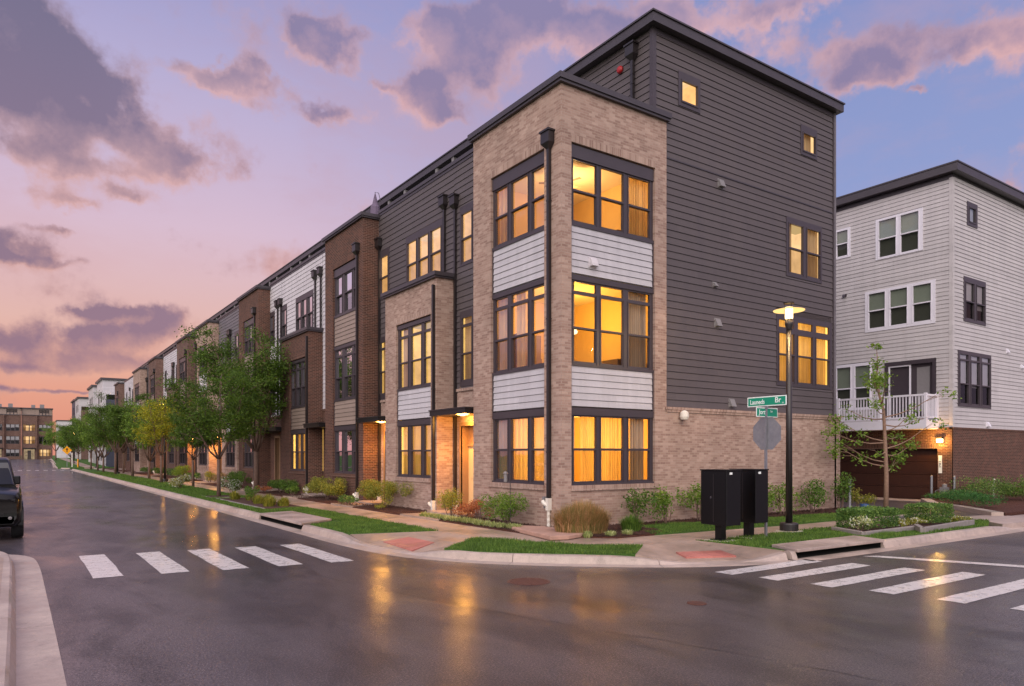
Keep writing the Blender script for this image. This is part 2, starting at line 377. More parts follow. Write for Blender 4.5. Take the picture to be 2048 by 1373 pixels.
carpaint('black car paint', lin(8,8,10)); carpaint('silver car paint', lin(150,150,158))
m, t = newmat('car glass'); finish(t, principled(t, lin(18,20,22), .03, 0, .8, coat=1, coat_r=.02))
m, t = newmat('clear lens'); finish(t, principled(t, lin(170,175,185), .08, .3, .8, coat=1, coat_r=.02))
m, t = newmat('mat satin black'); finish(t, principled(t, lin(14,13,16), .3, .3, .5))

# ------------------------------------------------------------------ mesh builder
class MB:
    def __init__(s): s.v = []; s.f = []; s.mi = []; s.mats = []
    def mat(s, name):
        if name not in s.mats: s.mats.append(name)
        return s.mats.index(name)
    def face(s, pts, mat=None, base=None):
        i = len(s.v); s.v += [tuple(p) for p in pts]; s.f.append(tuple(range(i, i+len(pts)))); s.mi.append(s.mat(mat) if mat else 0)
    def raw(s, vs, fs, mat):
        i = len(s.v); k = s.mat(mat); s.v += [tuple(p) for p in vs]
        for f in fs: s.f.append(tuple(i+j for j in f)); s.mi.append(k)
    def box(s, x0, x1, y0, y1, z0, z1, mat):
        if x0 > x1: x0, x1 = x1, x0
        if y0 > y1: y0, y1 = y1, y0
        vs = [(x, y, z) for z in (z0, z1) for x, y in ((x0, y0), (x1, y0), (x1, y1), (x0, y1))]
        s.raw(vs, [(3,2,1,0), (4,5,6,7), (0,1,5,4), (1,2,6,5), (2,3,7,6), (3,0,4,7)], mat)
    def prism(s, pts, z0, z1, mat):
        n = len(pts); zt = z1 if hasattr(z1, '__len__') else [z1]*n
        a = sum(pts[i][0]*pts[(i+1) % n][1]-pts[(i+1) % n][0]*pts[i][1] for i in range(n))
        if a < 0: pts = pts[::-1]; zt = list(zt)[::-1]
        vs = [(p[0], p[1], z0) for p in pts]+[(p[0], p[1], zt[i]) for i, p in enumerate(pts)]
        fs = [tuple(range(n-1, -1, -1)), tuple(range(n, 2*n))]+[(i, (i+1) % n, n+(i+1) % n, n+i) for i in range(n)]
        s.raw(vs, fs, mat)
    def tube(s, pts, rad, mat, sides=8, cap=True):
        pts = [Vector(p) for p in pts]; n = len(pts)
        rad = rad if hasattr(rad, '__len__') else [rad]*n
        rings = []; up = Vector((0, 0, 1))
        for i, p in enumerate(pts):
            d = (pts[min(i+1, n-1)]-pts[max(i-1, 0)]).normalized()
            a = d.cross(up) if abs(d.z) < .95 else d.cross(Vector((1, 0, 0)))
            a.normalize(); b = d.cross(a)
            rings.append([p+(a*math.cos(2*math.pi*k/sides)+b*math.sin(2*math.pi*k/sides))*rad[i] for k in range(sides)])
        vs = [q for r in rings for q in r]; fs = []
        for i in range(n-1):
            for k in range(sides):
                a0 = i*sides+k; a1 = i*sides+(k+1) % sides; fs.append((a0, a0+sides, a1+sides, a1))
        if cap: fs.append(tuple(range(sides))); fs.append(tuple(range((n-1)*sides, n*sides))[::-1])
        s.raw(vs, fs, mat)
    def lathe(s, cx, cy, prof, mat, sides=20):
        n = len(prof); vs = []
        for r, z in prof:
            for k in range(sides):
                a = 2*math.pi*k/sides; vs.append((cx+r*math.cos(a), cy+r*math.sin(a), z))
        fs = [(i*sides+k, i*sides+(k+1) % sides, (i+1)*sides+(k+1) % sides, (i+1)*sides+k) for i in range(n-1) for k in range(sides)]
        fs.append(tuple(range(sides))[::-1]); fs.append(tuple(range((n-1)*sides, n*sides)))
        s.raw(vs, fs, mat)
    def build(s, name, parent=None, smooth=False, loc=None, bevel=0):
        o3 = Vector(loc) if loc else (chain_loc(parent) if parent else Vector((0, 0, 0)))
        me = bpy.data.meshes.new(name)
        me.from_pydata([(a-o3.x, b-o3.y, c-o3.z) for a, b, c in s.v], [], s.f)
        for m_ in s.mats: me.materials.append(MATS[m_])
        me.polygons.foreach_set('material_index', s.mi)
        if smooth: me.polygons.foreach_set('use_smooth', [True]*len(s.f))
        me.update()
        o = bpy.data.objects.new(name, me); col.objects.link(o)
        if parent: o.parent = parent
        else: o.location = o3
        if bevel:
            b = o.modifiers.new('bevel', 'BEVEL'); b.width = bevel; b.segments = 2; b.limit_method = 'ANGLE'
        return o
def chain_loc(o):
    v = Vector((0, 0, 0))
    while o is not None: v += o.location; o = o.parent
    return v
def tag(o, label=None, cat=None, group=None, kind=None):
    if label: o['label'] = label
    if cat: o['category'] = cat
    if group: o['group'] = group
    if kind: o['kind'] = kind
    return o
def thing(name, loc, label, cat, group=None):
    o = bpy.data.objects.new(name, None); col.objects.link(o); o.location = loc; o.empty_display_size = .2
    return tag(o, label, cat, group)
def structure(mb, name, **k): return tag(mb.build(name, **k), kind='structure')

# facade frames: mp(u, w, z): u along the wall, w outward from its plane
def FX(c): return lambda u, w_, z: (c-w_, u, z)     # wall facing the street (-X)
def FY(c): return lambda u, w_, z: (u, c-w_, z)     # wall facing the side street (-Y)
def lbox(mb, mp, u0, u1, w0, w1, z0, z1, mat):
    a = mp(u0, w0, z0); b = mp(u1, w1, z1)
    mb.box(min(a[0], b[0]), max(a[0], b[0]), min(a[1], b[1]), max(a[1], b[1]), z0, z1, mat)
def panel(mb, mp, u0, u1, z0, z1, holes, depth, mat, w_=0., rmat=None):
    us = sorted({u0, u1, *[h[0] for h in holes], *[h[1] for h in holes]}); zs = sorted({z0, z1, *[h[2] for h in holes], *[h[3] for h in holes]})
    us = [u for u in us if u0 <= u <= u1]; zs = [z for z in zs if z0 <= z <= z1]
    for a, b in zip(us, us[1:]):
        for c, d in zip(zs, zs[1:]):
            cu, cz = (a+b)/2, (c+d)/2
            if any(h[0] < cu < h[1] and h[2] < cz < h[3] for h in holes): continue
            mb.face([mp(a, w_, c), mp(b, w_, c), mp(b, w_, d), mp(a, w_, d)], mat)
    r = rmat or mat
    for a, b, c, d in holes:
        for (p, q_) in (((a, c), (a, d)), ((b, c), (b, d)), ((a, c), (b, c)), ((a, d), (b, d))):
            mb.face([mp(p[0], w_, p[1]), mp(q_[0], w_, q_[1]), mp(q_[0], w_-depth, q_[1]), mp(p[0], w_-depth, p[1])], r)
def siding(mb, mp, u0, u1, z0, z1, mat, holes=(), exp=.2, w_=0.):
    n = max(1, round((z1-z0)/exp)); e = (z1-z0)/n; g = .013
    for i in range(n):
        a = z0+i*e; b = a+e
        iv = [(u0, u1)]
        # split the course where an opening crosses it
        for h in holes:
            if h[2] < b-.001 and h[3] > a+.001:
                nv = []
                for p, q_ in iv:
                    if h[1] <= p or h[0] >= q_: nv.append((p, q_)); continue
                    if h[0] > p: nv.append((p, h[0]))
                    if h[1] < q_: nv.append((h[1], q_))
                iv = nv
        def course(p, q_, lo, hi):
            pr = [(.024, a+g), (.006, b), (-.03, b), (-.03, b+g), (.024, b+g)] if i < n-1 else [(.024, a+g), (.006, b)]
            if i == 0: pr = [(-.03, a), (-.03, a+g), (.024, a+g)]+pr[1:]
            if hi < b: pr = [(w0, z) for w0, z in pr if z < hi]+[(.008, hi)]
            if lo > a: pr = [(.022, lo)]+[(w0, z) for w0, z in pr if z > lo]
            for (wa, za), (wb, zb) in zip(pr, pr[1:]):
                mb.face([mp(p, w_+wa, za), mp(q_, w_+wa, za), mp(q_, w_+wb, zb), mp(p, w_+wb, zb)], mat)
        for p, q_ in iv:
            if q_-p > .01: course(p, q_, a, b)
        for h in holes:
            p, q_ = max(u0, h[0]), min(u1, h[1])
            if q_-p < .01: continue
            if a+.02 < h[2] < b: course(p, q_, a, h[2])
            if a < h[3] < b-.02: course(p, q_, h[3], b)
rng = random.Random(5)
def drape(mb, mp, u0, u1, z0, z1, w_, mat, amp=.035, per=.11):
    n = max(6, int((u1-u0)/.018)); ph = rng.random()*6
    pts = []
    for i in range(n+1):
        u = u0+(u1-u0)*i/n
        pts.append((u, w_+amp*math.sin(2*math.pi*u/per+ph+1.3*math.sin(u*7))+amp*.4*math.sin(2*math.pi*u/per*2.3)))
    vs = [mp(u, q_, z) for u, q_ in pts for z in (z0, z1)]
    mb.raw(vs, [(2*i, 2*i+2, 2*i+3, 2*i+1) for i in range(n)], mat)
def window(root, mp, cols, zb, zm, zt, outer, trim='dark trim', tr=None, kind='dark', rec=.07, head=None, room=True, curt=None, label=None, depth=1.5, sillz=None):
    """cols: pane u-ranges; zb/zm/zt: pane bottom, meeting rail, top; tr=(z0,z1) transom lights"""
    holes = []; low = []
    for a, b in cols:
        low.append((a+.02, b-.02, zb+.02, zm-.03)); holes.append((a, b, zm+.03, zt))
        if tr: holes.append((a, b, tr[0], tr[1]))
    if zm is None or zm <= zb: low = []
    mb = MB(); panel(mb, mp, *outer, holes+low, .07, trim, -rec)
    u0, u1, z0, z1 = outer
    for a, b in cols:     # sash stiles standing a little proud of the casing
        for (c, d) in ((a-.035, a-.004), (b+.004, b+.035)):
            if c > u0 and d < u1: lbox(mb, mp, c, d, -rec, -rec+.018, zb-.03, zt+.03, trim)
        lbox(mb, mp, a-.03, b+.03, -rec, -rec+.022, zm-.025, zm+.025, trim)
    for (p, q_) in (((u0, z0), (u0, z1)), ((u1, z0), (u1, z1)), ((u0, z0), (u1, z0)), ((u0, z1), (u1, z1))):
        mb.face([mp(p[0], -rec, p[1]), mp(q_[0], -rec, q_[1]), mp(q_[0], -rec-.12, q_[1]), mp(p[0], -rec-.12, p[1])], trim)
    fr = mb.build('window', root)
    if label: fr['label'] = label
    gb = MB(); lp = 'lit ' if kind in ('sheer', 'open', 'orange', 'pale') else ''
    for a, b, c, d in holes: gb.face([mp(a, -rec-.05, c), mp(b, -rec-.05, c), mp(b, -rec-.05, d), mp(a, -rec-.05, d)], lp+'pane glass')
    for a, b, c, d in low: gb.face([mp(a, -rec-.065, c), mp(b, -rec-.065, c), mp(b, -rec-.065, d), mp(a, -rec-.065, d)], lp+'screened glass')
    gb.build('pane', fr)
    if not room: return fr
    ib = MB(); wi = -rec-.09; wb = -depth
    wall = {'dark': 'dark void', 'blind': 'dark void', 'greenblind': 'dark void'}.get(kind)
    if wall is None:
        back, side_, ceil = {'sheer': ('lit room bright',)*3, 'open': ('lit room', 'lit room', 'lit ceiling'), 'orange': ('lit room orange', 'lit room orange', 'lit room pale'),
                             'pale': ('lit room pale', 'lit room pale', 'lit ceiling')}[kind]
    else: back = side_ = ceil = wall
    a, b, c, d = u0+.01, u1-.01, z0+.01, z1-.01
    ib.face([mp(a, wb, c), mp(b, wb, c), mp(b, wb, d), mp(a, wb, d)], back)
    for u in (a, b): ib.face([mp(u, wi, c), mp(u, wb, c), mp(u, wb, d), mp(u, wi, d)], side_)
    ib.face([mp(a, wi, d), mp(b, wi, d), mp(b, wb, d), mp(a, wb, d)], ceil)
    ib.face([mp(a, wi, c), mp(b, wi, c), mp(b, wb, c), mp(a, wb, c)], 'furniture' if wall is None else back)
    if kind == 'open': lbox(ib, mp, a+.3, a+.9, wb+.1, wb+.5, c, c+.75, 'furniture')
    ib.build('interior', fr)
    cb = MB()
    if kind == 'sheer': drape(cb, mp, u0+.05, u1-.05, z0+.03, z1-.05, wi-.12, 'sheer curtain')
    elif kind == 'blind':
        for k_, (a, b) in enumerate(cols): lbox(cb, mp, a-.03, b+.03, wi-.03, wi-.02, zm+rng.uniform(-.25, .12), (tr[1] if tr else zt)+.02, 'white blind')
    elif kind == 'greenblind':
        for k_, (a, b) in enumerate(cols): lbox(cb, mp, a-.03, b+.03, wi-.03, wi-.02, zb-.02, zt+.02, 'green blind')
    elif kind in ('open', 'pale'):
        a, b = cols[-1]; drape(cb, mp, a+(b-a)*.35, b+.05, z0+.03, z1-.05, wi-.1, 'beige drape')
        if len(cols) > 1: a, b = cols[0]; drape(cb, mp, a-.05, a+(b-a)*.45, z0+.03, z1-.05, wi-.1, 'beige drape')
    if cb.f: cb.build('blind' if 'blind' in kind else 'curtain', fr)
    return fr
def even(u0, u1, n, mull=.2, edge=.1):
    wd = (u1-u0-2*edge-mull*(n-1))/n
    return [(u0+edge+i*(wd+mull), u0+edge+i*(wd+mull)+wd) for i in range(n)]

def downspout(root, x, y, ztop, zbot, front=True, boot=True, face='x', name='downspout', head=True):
    """square conductor head and pipe standing 6 cm off a wall whose face lies behind (x, y)"""
    mb = MB(); s = .045
    if head:
        mb.box(x-.2, x-.0, y-.17, y+.17, ztop-.1, ztop+.18, 'dark metal'); mb.box(x-.23, x-.0, y-.2, y+.2, ztop+.18, ztop+.23, 'dark metal')
        mb.raw([(x-.2, y-.17, ztop-.1), (x, y-.17, ztop-.1), (x, y+.17, ztop-.1), (x-.2, y+.17, ztop-.1), (x-.1, y-.05, ztop-.24), (x-.012, y-.05, ztop-.24), (x-.012, y+.05, ztop-.24), (x-.1, y+.05, ztop-.24)], [(0,1,5,4), (1,2,6,5), (2,3,7,6), (3,0,4,7)], 'dark metal')
    else: ztop += .22
    mb.box(x-.1, x-.012, y-s, y+s, zbot, ztop-.22, 'dark metal')
    for z in (zbot+1.2, (zbot+ztop)/2, ztop-1.6): mb.box(x-.107, x-.005, y-s-.012, y+s+.012, z, z+.04, 'dark metal')
    o = mb.build(name, root)
    if boot:
        b = MB(); b.box(x-.12, x-.004, y-.06, y+.06, max(.2, zbot-.3), zbot+.02, 'plastic white')
        if zbot > .8: b.tube([(x-.06, y, .18+k_*.07) for k_ in range(8)], [.05 if k_ % 2 else .038 for k_ in range(8)], 'plastic white', 10)
        b.tube([(x-.06, y, zbot-.2), (x-.12, y+.12, zbot-.12), (x-.13, y+.17, zbot-.06)], .055, 'plastic white', 8); b.build('drain_boot', o)
    return o

XB, XM, YB = 11.51, 12.2, 14.41
Z = dict(b1=1.38, m1=2.24, t1=3.1, h1=3.36, p1=4.42, b2=4.53, m2=5.42, t2=6.3, tr0=6.39, tr1=6.62, h2=6.83, p2=8.07, b3=8.2, m3=9.0, t3=9.8, h3=10.2)

def bay_front(root, mp, u0, u1, cols, full, pan, kinds, trim='dark trim', room=True):
    """windows, spandrel panels and dark trim filling the tall brick opening u0..u1"""
    floors = [(1.3, Z['b1'], Z['m1'], Z['t1'], None, Z['h1']), (Z['p1'], Z['b2'], Z['m2'], Z['t2'], (Z['tr0'], Z['tr1']), Z['h2']), (Z['p2'], Z['b3'], Z['m3'], Z['t3'], None, Z['h3'])]
    for i, (z0, zb, zm, zt, tr, z1) in enumerate(floors[:3 if full else 2]):
        window(root, mp, cols, zb, zm, zt, (u0, u1, z0, z1-.02), trim, tr, kinds[i], rec=.09, room=room)
        hb = MB(); lbox(hb, mp, u0, u1, -.09, -.05, (tr[1] if tr else zt)+.04, z1-.03, trim); hb.build('window_header', root)
        hb = MB(); lbox(hb, mp, u0+.0, u1-.0, -.09, -.045, z0+.0, zb-.035, trim); hb.build('window_sill', root)
    for z0, z1 in (((Z['h1'], Z['p1']), (Z['h2'], Z['p2'])) if full else ((Z['h1'], Z['p1']),)):
        sb = MB(); siding(sb, mp, u0+.05, u1-.05, z0, z1-.0, pan, (), .178, -.085)
        lbox(sb, mp, u0, u0+.05, -.12, -.055, z0-.02, z1, trim); lbox(sb, mp, u1-.05, u1, -.12, -.055, z0-.02, z1, trim)
        sb.build('spandrel_panel', root)

def door_recess(root, y0, y1, lit, door='door dark', brick='light brick'):
    mb = MB(); dx_ = XM+.3; zt = 3.05
    for y in (y0, y1): mb.face([(XM, y, .25), (dx_, y, .25), (dx_, y, zt), (XM, y, zt)], 'wood trim')
    mb.face([(XM, y0, zt), (dx_, y0, zt), (dx_, y1, zt), (XM, y1, zt)], 'wood trim')
    mb.box(dx_, dx_+.05, y0, y1, 2.42, zt, 'wood trim'); mb.box(dx_-.06, dx_, y0+.02, y1-.02, 2.38, 2.48, 'wood trim')
    mb.box(XM-.025, XM+.05, y0-.1, y0, .25, zt+.1, 'wood trim'); mb.box(XM-.025, XM+.05, y1, y1+.1, .25, zt+.1, 'wood trim'); mb.box(XM-.027, XM+.05, y0, y1, zt, zt+.12, 'wood trim')
    mb.build('door_frame', root)
    d = MB(); d.box(dx_, dx_+.05, y0, y1, .28, 2.42, door)
    for z0, z1 in ((.45, 1.2), (1.32, 2.25)):
        d.box(dx_-.015, dx_, y0+.15, (y0+y1)/2-.06, z0, z1, door); d.box(dx_-.015, dx_, (y0+y1)/2+.06, y1-.15, z0, z1, door)
    do = d.build('door', root)
    h = MB(); h.tube([(dx_-.07, y0+.1, 1.1), (dx_-.07, y0+.1, 1.4)], .015, 'chrome', 6); h.build('handle', do)

def townhouse(label, y0, y1, bay, full, brick, pan, sid, kinds=('dark', 'blind', 'blind'), wo=None, narrow=(), nk='dark', top3=None, tk='blind',
              door=None, lit=False, doorm='door dark', spouts=(), canopy=None, near=True, capz=None, cols=None, first=False, steps=True):
    root = thing('townhouse', (XB, y0, .1), label, 'townhouse', 'townhouses in the street row')
    a, b = bay; mp = FX(XB); zt = 11.62 if full else 7.98
    wo = wo or (a+.62, b-.9); cols = cols or even(wo[0], wo[1], 3, .2, .1)
    # brick bay
    mb = MB(); zo = Z['h3'] if full else Z['h2']
    panel(mb, mp, a, b, .05, zt, [(wo[0], wo[1], 1.3, zo)], .13, brick)
    if not first: mb.face([(XB, a, .05), (XM, a, .05), (XM, a, zt), (XB, a, zt)], brick)
    mb.face([(XB, b, .05), (XM, b, .05), (XM, b, zt), (XB, b, zt)], brick)
    lbox(mb, mp, wo[0]-.02, wo[1]+.1, -.02, .045, 1.16, 1.3, brick+' rowlock')
    lbox(mb, mp, wo[0], wo[1], -.01, .004, zo+.004, zo+.2, brick+' rowlock')
    mb.build('brick_bay', root)
    bay_front(root, mp, wo[0], wo[1], cols, full, pan, kinds, room=not first)
    # cornice of the bay
    if not first:
        c = MB(); x1 = XM if not full else 12.5
        c.box(XB-.1, x1, a-.08, b+.08, zt, zt+.06, 'cap metal'); c.box(XB-.14, x1, a-.12, b+.12, zt+.06, zt+.19, 'cap metal')
        c.box(XB+.2, x1-.01, a+.2, b-.2, zt+.19, zt+.2, 'roof membrane'); c.build('cornice', root)
    # main wall behind
    mp2 = FX(XM); holes = []; wb = MB(); sb = MB()
    for n0, n1 in narrow: holes += [(n0, n1, 4.35, 6.83), (n0, n1, 8.33, 10.3)]
    if top3: holes.append((top3[0], top3[1], 8.33, 10.3))
    ztop = 11.78
    if full:
        segs = [(p, q_) for p, q_ in ((y0, a), (b, y1)) if q_-p > .05]
        for p, q_ in segs: siding(sb, mp2, p, q_, 4.28, ztop, sid, holes, .205)
    else:
        siding(sb, mp2, y0, y1, 8.2, ztop, sid, holes, .205)
        for p, q_ in ((y0, a), (b, y1)):
            if q_-p > .05: siding(sb, mp2, p, q_, 4.28, 8.2, sid, holes, .205)
    if sb.f: sb.build('siding', root)
    dh = [(door[0], door[1], .2, 3.05)] if door else []
    for p, q_ in ((y0, a), (b, y1)):
        if q_-p > .05:
            panel(wb, mp2, p, q_, .05, 4.2, [h for h in dh if p < h[0] < q_], .05, brick, .0)
            lbox(wb, mp2, p, q_, -.02, .05, 4.2, 4.29, brick+' rowlock')
    if wb.f: wb.build('brick_wall', root)
    cp_ = MB()
    segs = [(y0, a), (b, y1)] if full else [(y0, y1)]
    for p, q_ in segs:
        if q_-p > .05: cp_.box(XM-.06, XM+.25, p, q_, 11.86, 11.98, 'cap metal'); cp_.box(XM-.03, XM+.2, p, q_, 11.76, 11.86, 'cap metal')
    if cp_.f: cp_.build('parapet_cap', root)
    for n0, n1 in narrow:
        window(root, mp2, even(n0, n1, 1, .1, .12), 4.55, 5.42, 6.3, (n0, n1, 4.35, 6.83), 'dark trim', (6.39, 6.6), nk, rec=-.03, depth=.9)
        window(root, mp2, even(n0, n1, 1, .1, .12), 8.43, 9.2, 10.03, (n0, n1, 8.33, 10.3), 'dark trim', None, 'orange' if nk in ('open', 'pale') else nk, rec=-.03, depth=.9)
    if top3: window(root, mp2, even(top3[0], top3[1], 3, .2, .12), 8.45, 9.2, 10.03, (top3[0], top3[1], 8.33, 10.3), 'dark trim', None, tk, rec=-.03, depth=.9)
    if door: door_recess(root, door[0], door[1], lit, doorm, brick)
    if canopy:
        c = MB(); c.box(XB-.28, XM-.005, canopy[0], canopy[1], 3.36, 3.52, 'black paint'); c.box(XB-.31, XM-.006, canopy[0]-.03, canopy[1]+.03, 3.52, 3.56, 'dark metal')
        co = c.build('canopy', root)
        st = MB(); st.box(XM-1.1, XM+.29, canopy[0]+.25, canopy[1]-.05, .1, .27, 'apron concrete'); st.build('door_step', root)
        if lit:
            cy_ = (canopy[0]+canopy[1])/2; l = MB(); l.lathe(XM-.38, cy_, [(.001, 3.352), (.08, 3.352), (.08, 3.358), (.001, 3.358)], 'porch glow', 16); l.build('downlight', co)
            add_light('porch_light', 'POINT', (XM-.38, cy_, 3.22), 100, (1, .44, .075), root, shadow_soft_size=.2)
            l2 = add_light('porch_spot', 'SPOT', (XM-.38, cy_, 3.3), 380, (1, .44, .075), root, shadow_soft_size=.2, spot_size=R(130), spot_blend=.6)
    for i, (sx, sy, zt_, zb_) in enumerate(spouts): downspout(root, sx, sy, 7.75 if zt_ == 7.6 else zt_, zb_, boot=zb_ < 1.5, head=zt_ != 7.6)
    # flat roof, set-back loft storey and its eave
    r = MB(); r.box(XM+.02, 14.9, y0+(.12 if first else 0), y1, 11.5, 11.85, 'roof membrane')
    if full: r.box(XB+.15, XM+.02, a+.15, b-.15, 11.3, 11.6, 'roof membrane')
    r.box(14.62, 24.1, y0+.0, y1-.0, 14.2, 14.46, 'cap metal'); r.box(14.58, 24.13, y0, y1, 14.46, 14.51, 'cap metal')
    r.build('roof', root)
    for py in ((y1-.3,) if first else (y0+2.7, y0+4.4, y1-.3)):
        q_ = MB(); q_.box(14.66, 14.84, py-.09, py+.09, 11.85, 14.2, 'plastic grey'); q_.build('terrace_post', root)
    lf = MB(); siding(lf, FX(14.88 if first else 18.2), y0+(.1 if first else 0), y1, 11.85, 14.22, sid if sid != 'white siding' else 'grey siding', (), .205); lf.box(14.9 if first else 18.2, 24, y1-.05, y1, 11.85, 14.2, 'dark trim'); lf.box(14.9, 18.3, y0+.2, y1, 11.8, 11.86, 'roof membrane'); lf.build('loft_wall', root)
    bk = MB(); bk.box(23.85, 23.95, y0, y1, .1, 14.2, 'grey siding'); bk.build('rear_wall', root)
    return root

# ------------------------------------------------------------------ the corner house
H1 = townhouse('corner townhouse with lit windows and tall charcoal clapboard side wall', YB, 21.01, (YB, 18.69), True, 'light brick', 'panel siding', 'charcoal siding',
               ('sheer', 'open', 'orange'), (15.13, 17.72), [(19.75, 20.62)], 'open', None, door=(19.15, 20.6), lit=True, doorm='door cream', canopy=(18.72, 20.98),
               spouts=[(XB, 14.86, 10.3, .95), (XM, 20.88, 10.55, .56)], cols=[(15.2, 15.79), (15.98, 16.78), (16.97, 17.6)], first=True)
mp = FY(YB)
mb = MB()   # brick side of the bay and brick plinth along the side street
zo = Z['h3']
panel(mb, mp, XB, 15.36, .05, 11.62, [(11.85, 14.9, 1.3, zo)], .13, 'light brick')
mb.face([(15.36, YB, 3.5), (15.36, YB+.06, 3.5), (15.36, YB+.06, 11.62), (15.36, YB, 11.62)], 'light brick')
panel(mb, mp, 15.36, 24.2, .05, 3.4, [], .1, 'light brick')
mb.face([(24.2, YB, .05), (24.2, YB+6.6, .05), (24.2, YB+6.6, 3.4), (24.2, YB, 3.4)], 'light brick')
lbox(mb, mp, 15.3, 24.26, -.2, .05, 3.4, 3.475, 'light brick rowlock'); lbox(mb, mp, 15.33, 24.23, -.2, .03, 3.33, 3.4, 'light brick rowlock')
lbox(mb, mp, 11.83, 15.0, -.02, .045, 1.16, 1.3, 'light brick rowlock'); lbox(mb, mp, 11.85, 14.9, -.01, .004, zo+.004, zo+.2, 'light brick rowlock')
mb.build('brick_side', H1)
bay_front(H1, mp, 11.85, 14.9, [(11.97, 12.77), (12.94, 13.75), (13.95, 14.77)], True, 'panel siding', ('sheer', 'open', 'orange'), room=False)
mb = MB(); mb.box(XB-.1, 12.6, YB-.1, 18.77, 11.62, 11.69, 'cap metal'); mb.box(XB-.14, 12.6, YB-.14, 18.81, 11.69, 11.84, 'cap metal')
mb.box(12.6, 15.4, YB-.1, YB+.3, 11.62, 11.69, 'cap metal'); mb.box(12.6, 15.44, YB-.14, YB+.3, 11.69, 11.84, 'cap metal'); mb.build('cornice', H1)
mb = MB(); mpS = FY(YB+.06)
sw = [(15.89, 16.83, 12.28, 13.28), (21.89, 22.84, 12.28, 13.3), (21.08, 23.12, 8.05, 10.02), (20.56, 23.72, 4.38, 6.74)]
siding(mb, mpS, 14.95, 23.9, 11.84, 14.22, 'charcoal siding', sw, .205)
siding(mb, mpS, 15.36, 23.9, 3.475, 11.84, 'charcoal siding', sw, .205)
lbox(mb, mpS, 14.82, 14.97, -.08, .04, 11.84, 14.2, 'dark trim'); lbox(mb, mpS, 23.8, 23.93, -.05, .035, 3.48, 14.22, 'dark trim')
lbox(mb, mpS, 15.37, 23.8, -.0, .03, 10.62, 10.66, 'cap metal')
lbox(mb, mpS, 14.97, 23.8, 0, .032, 14.06, 14.2, 'dark trim')
mb.build('side_siding', H1)
mb = MB(); mb.box(14.62, 24.1, YB-.2, YB, 14.202, 14.458, 'cap metal'); mb.box(14.58, 24.13, YB-.24, YB, 14.462, 14.508, 'cap metal'); mb.build('side_eave', H1)
window(H1, mpS, [(16.04, 16.7)], 12.44, 12.42, 13.04, sw[0], rec=-.035, kind='orange', depth=1)
window(H1, mpS, [(22.03, 22.72)], 12.44, 12.42, 13.04, sw[1], rec=-.035, kind='pale', depth=1)
window(H1, mpS, [(21.23, 22.0), (22.24, 23.01)], 8.18, 9.0, 9.82, sw[2], rec=-.035, kind='pale', depth=1)
window(H1, mpS, [(20.68, 21.5), (21.72, 22.56), (22.77, 23.56)], 4.52, 5.42, 6.12, sw[3], tr=(6.32, 6.56), rec=-.035, kind='sheer', depth=1)
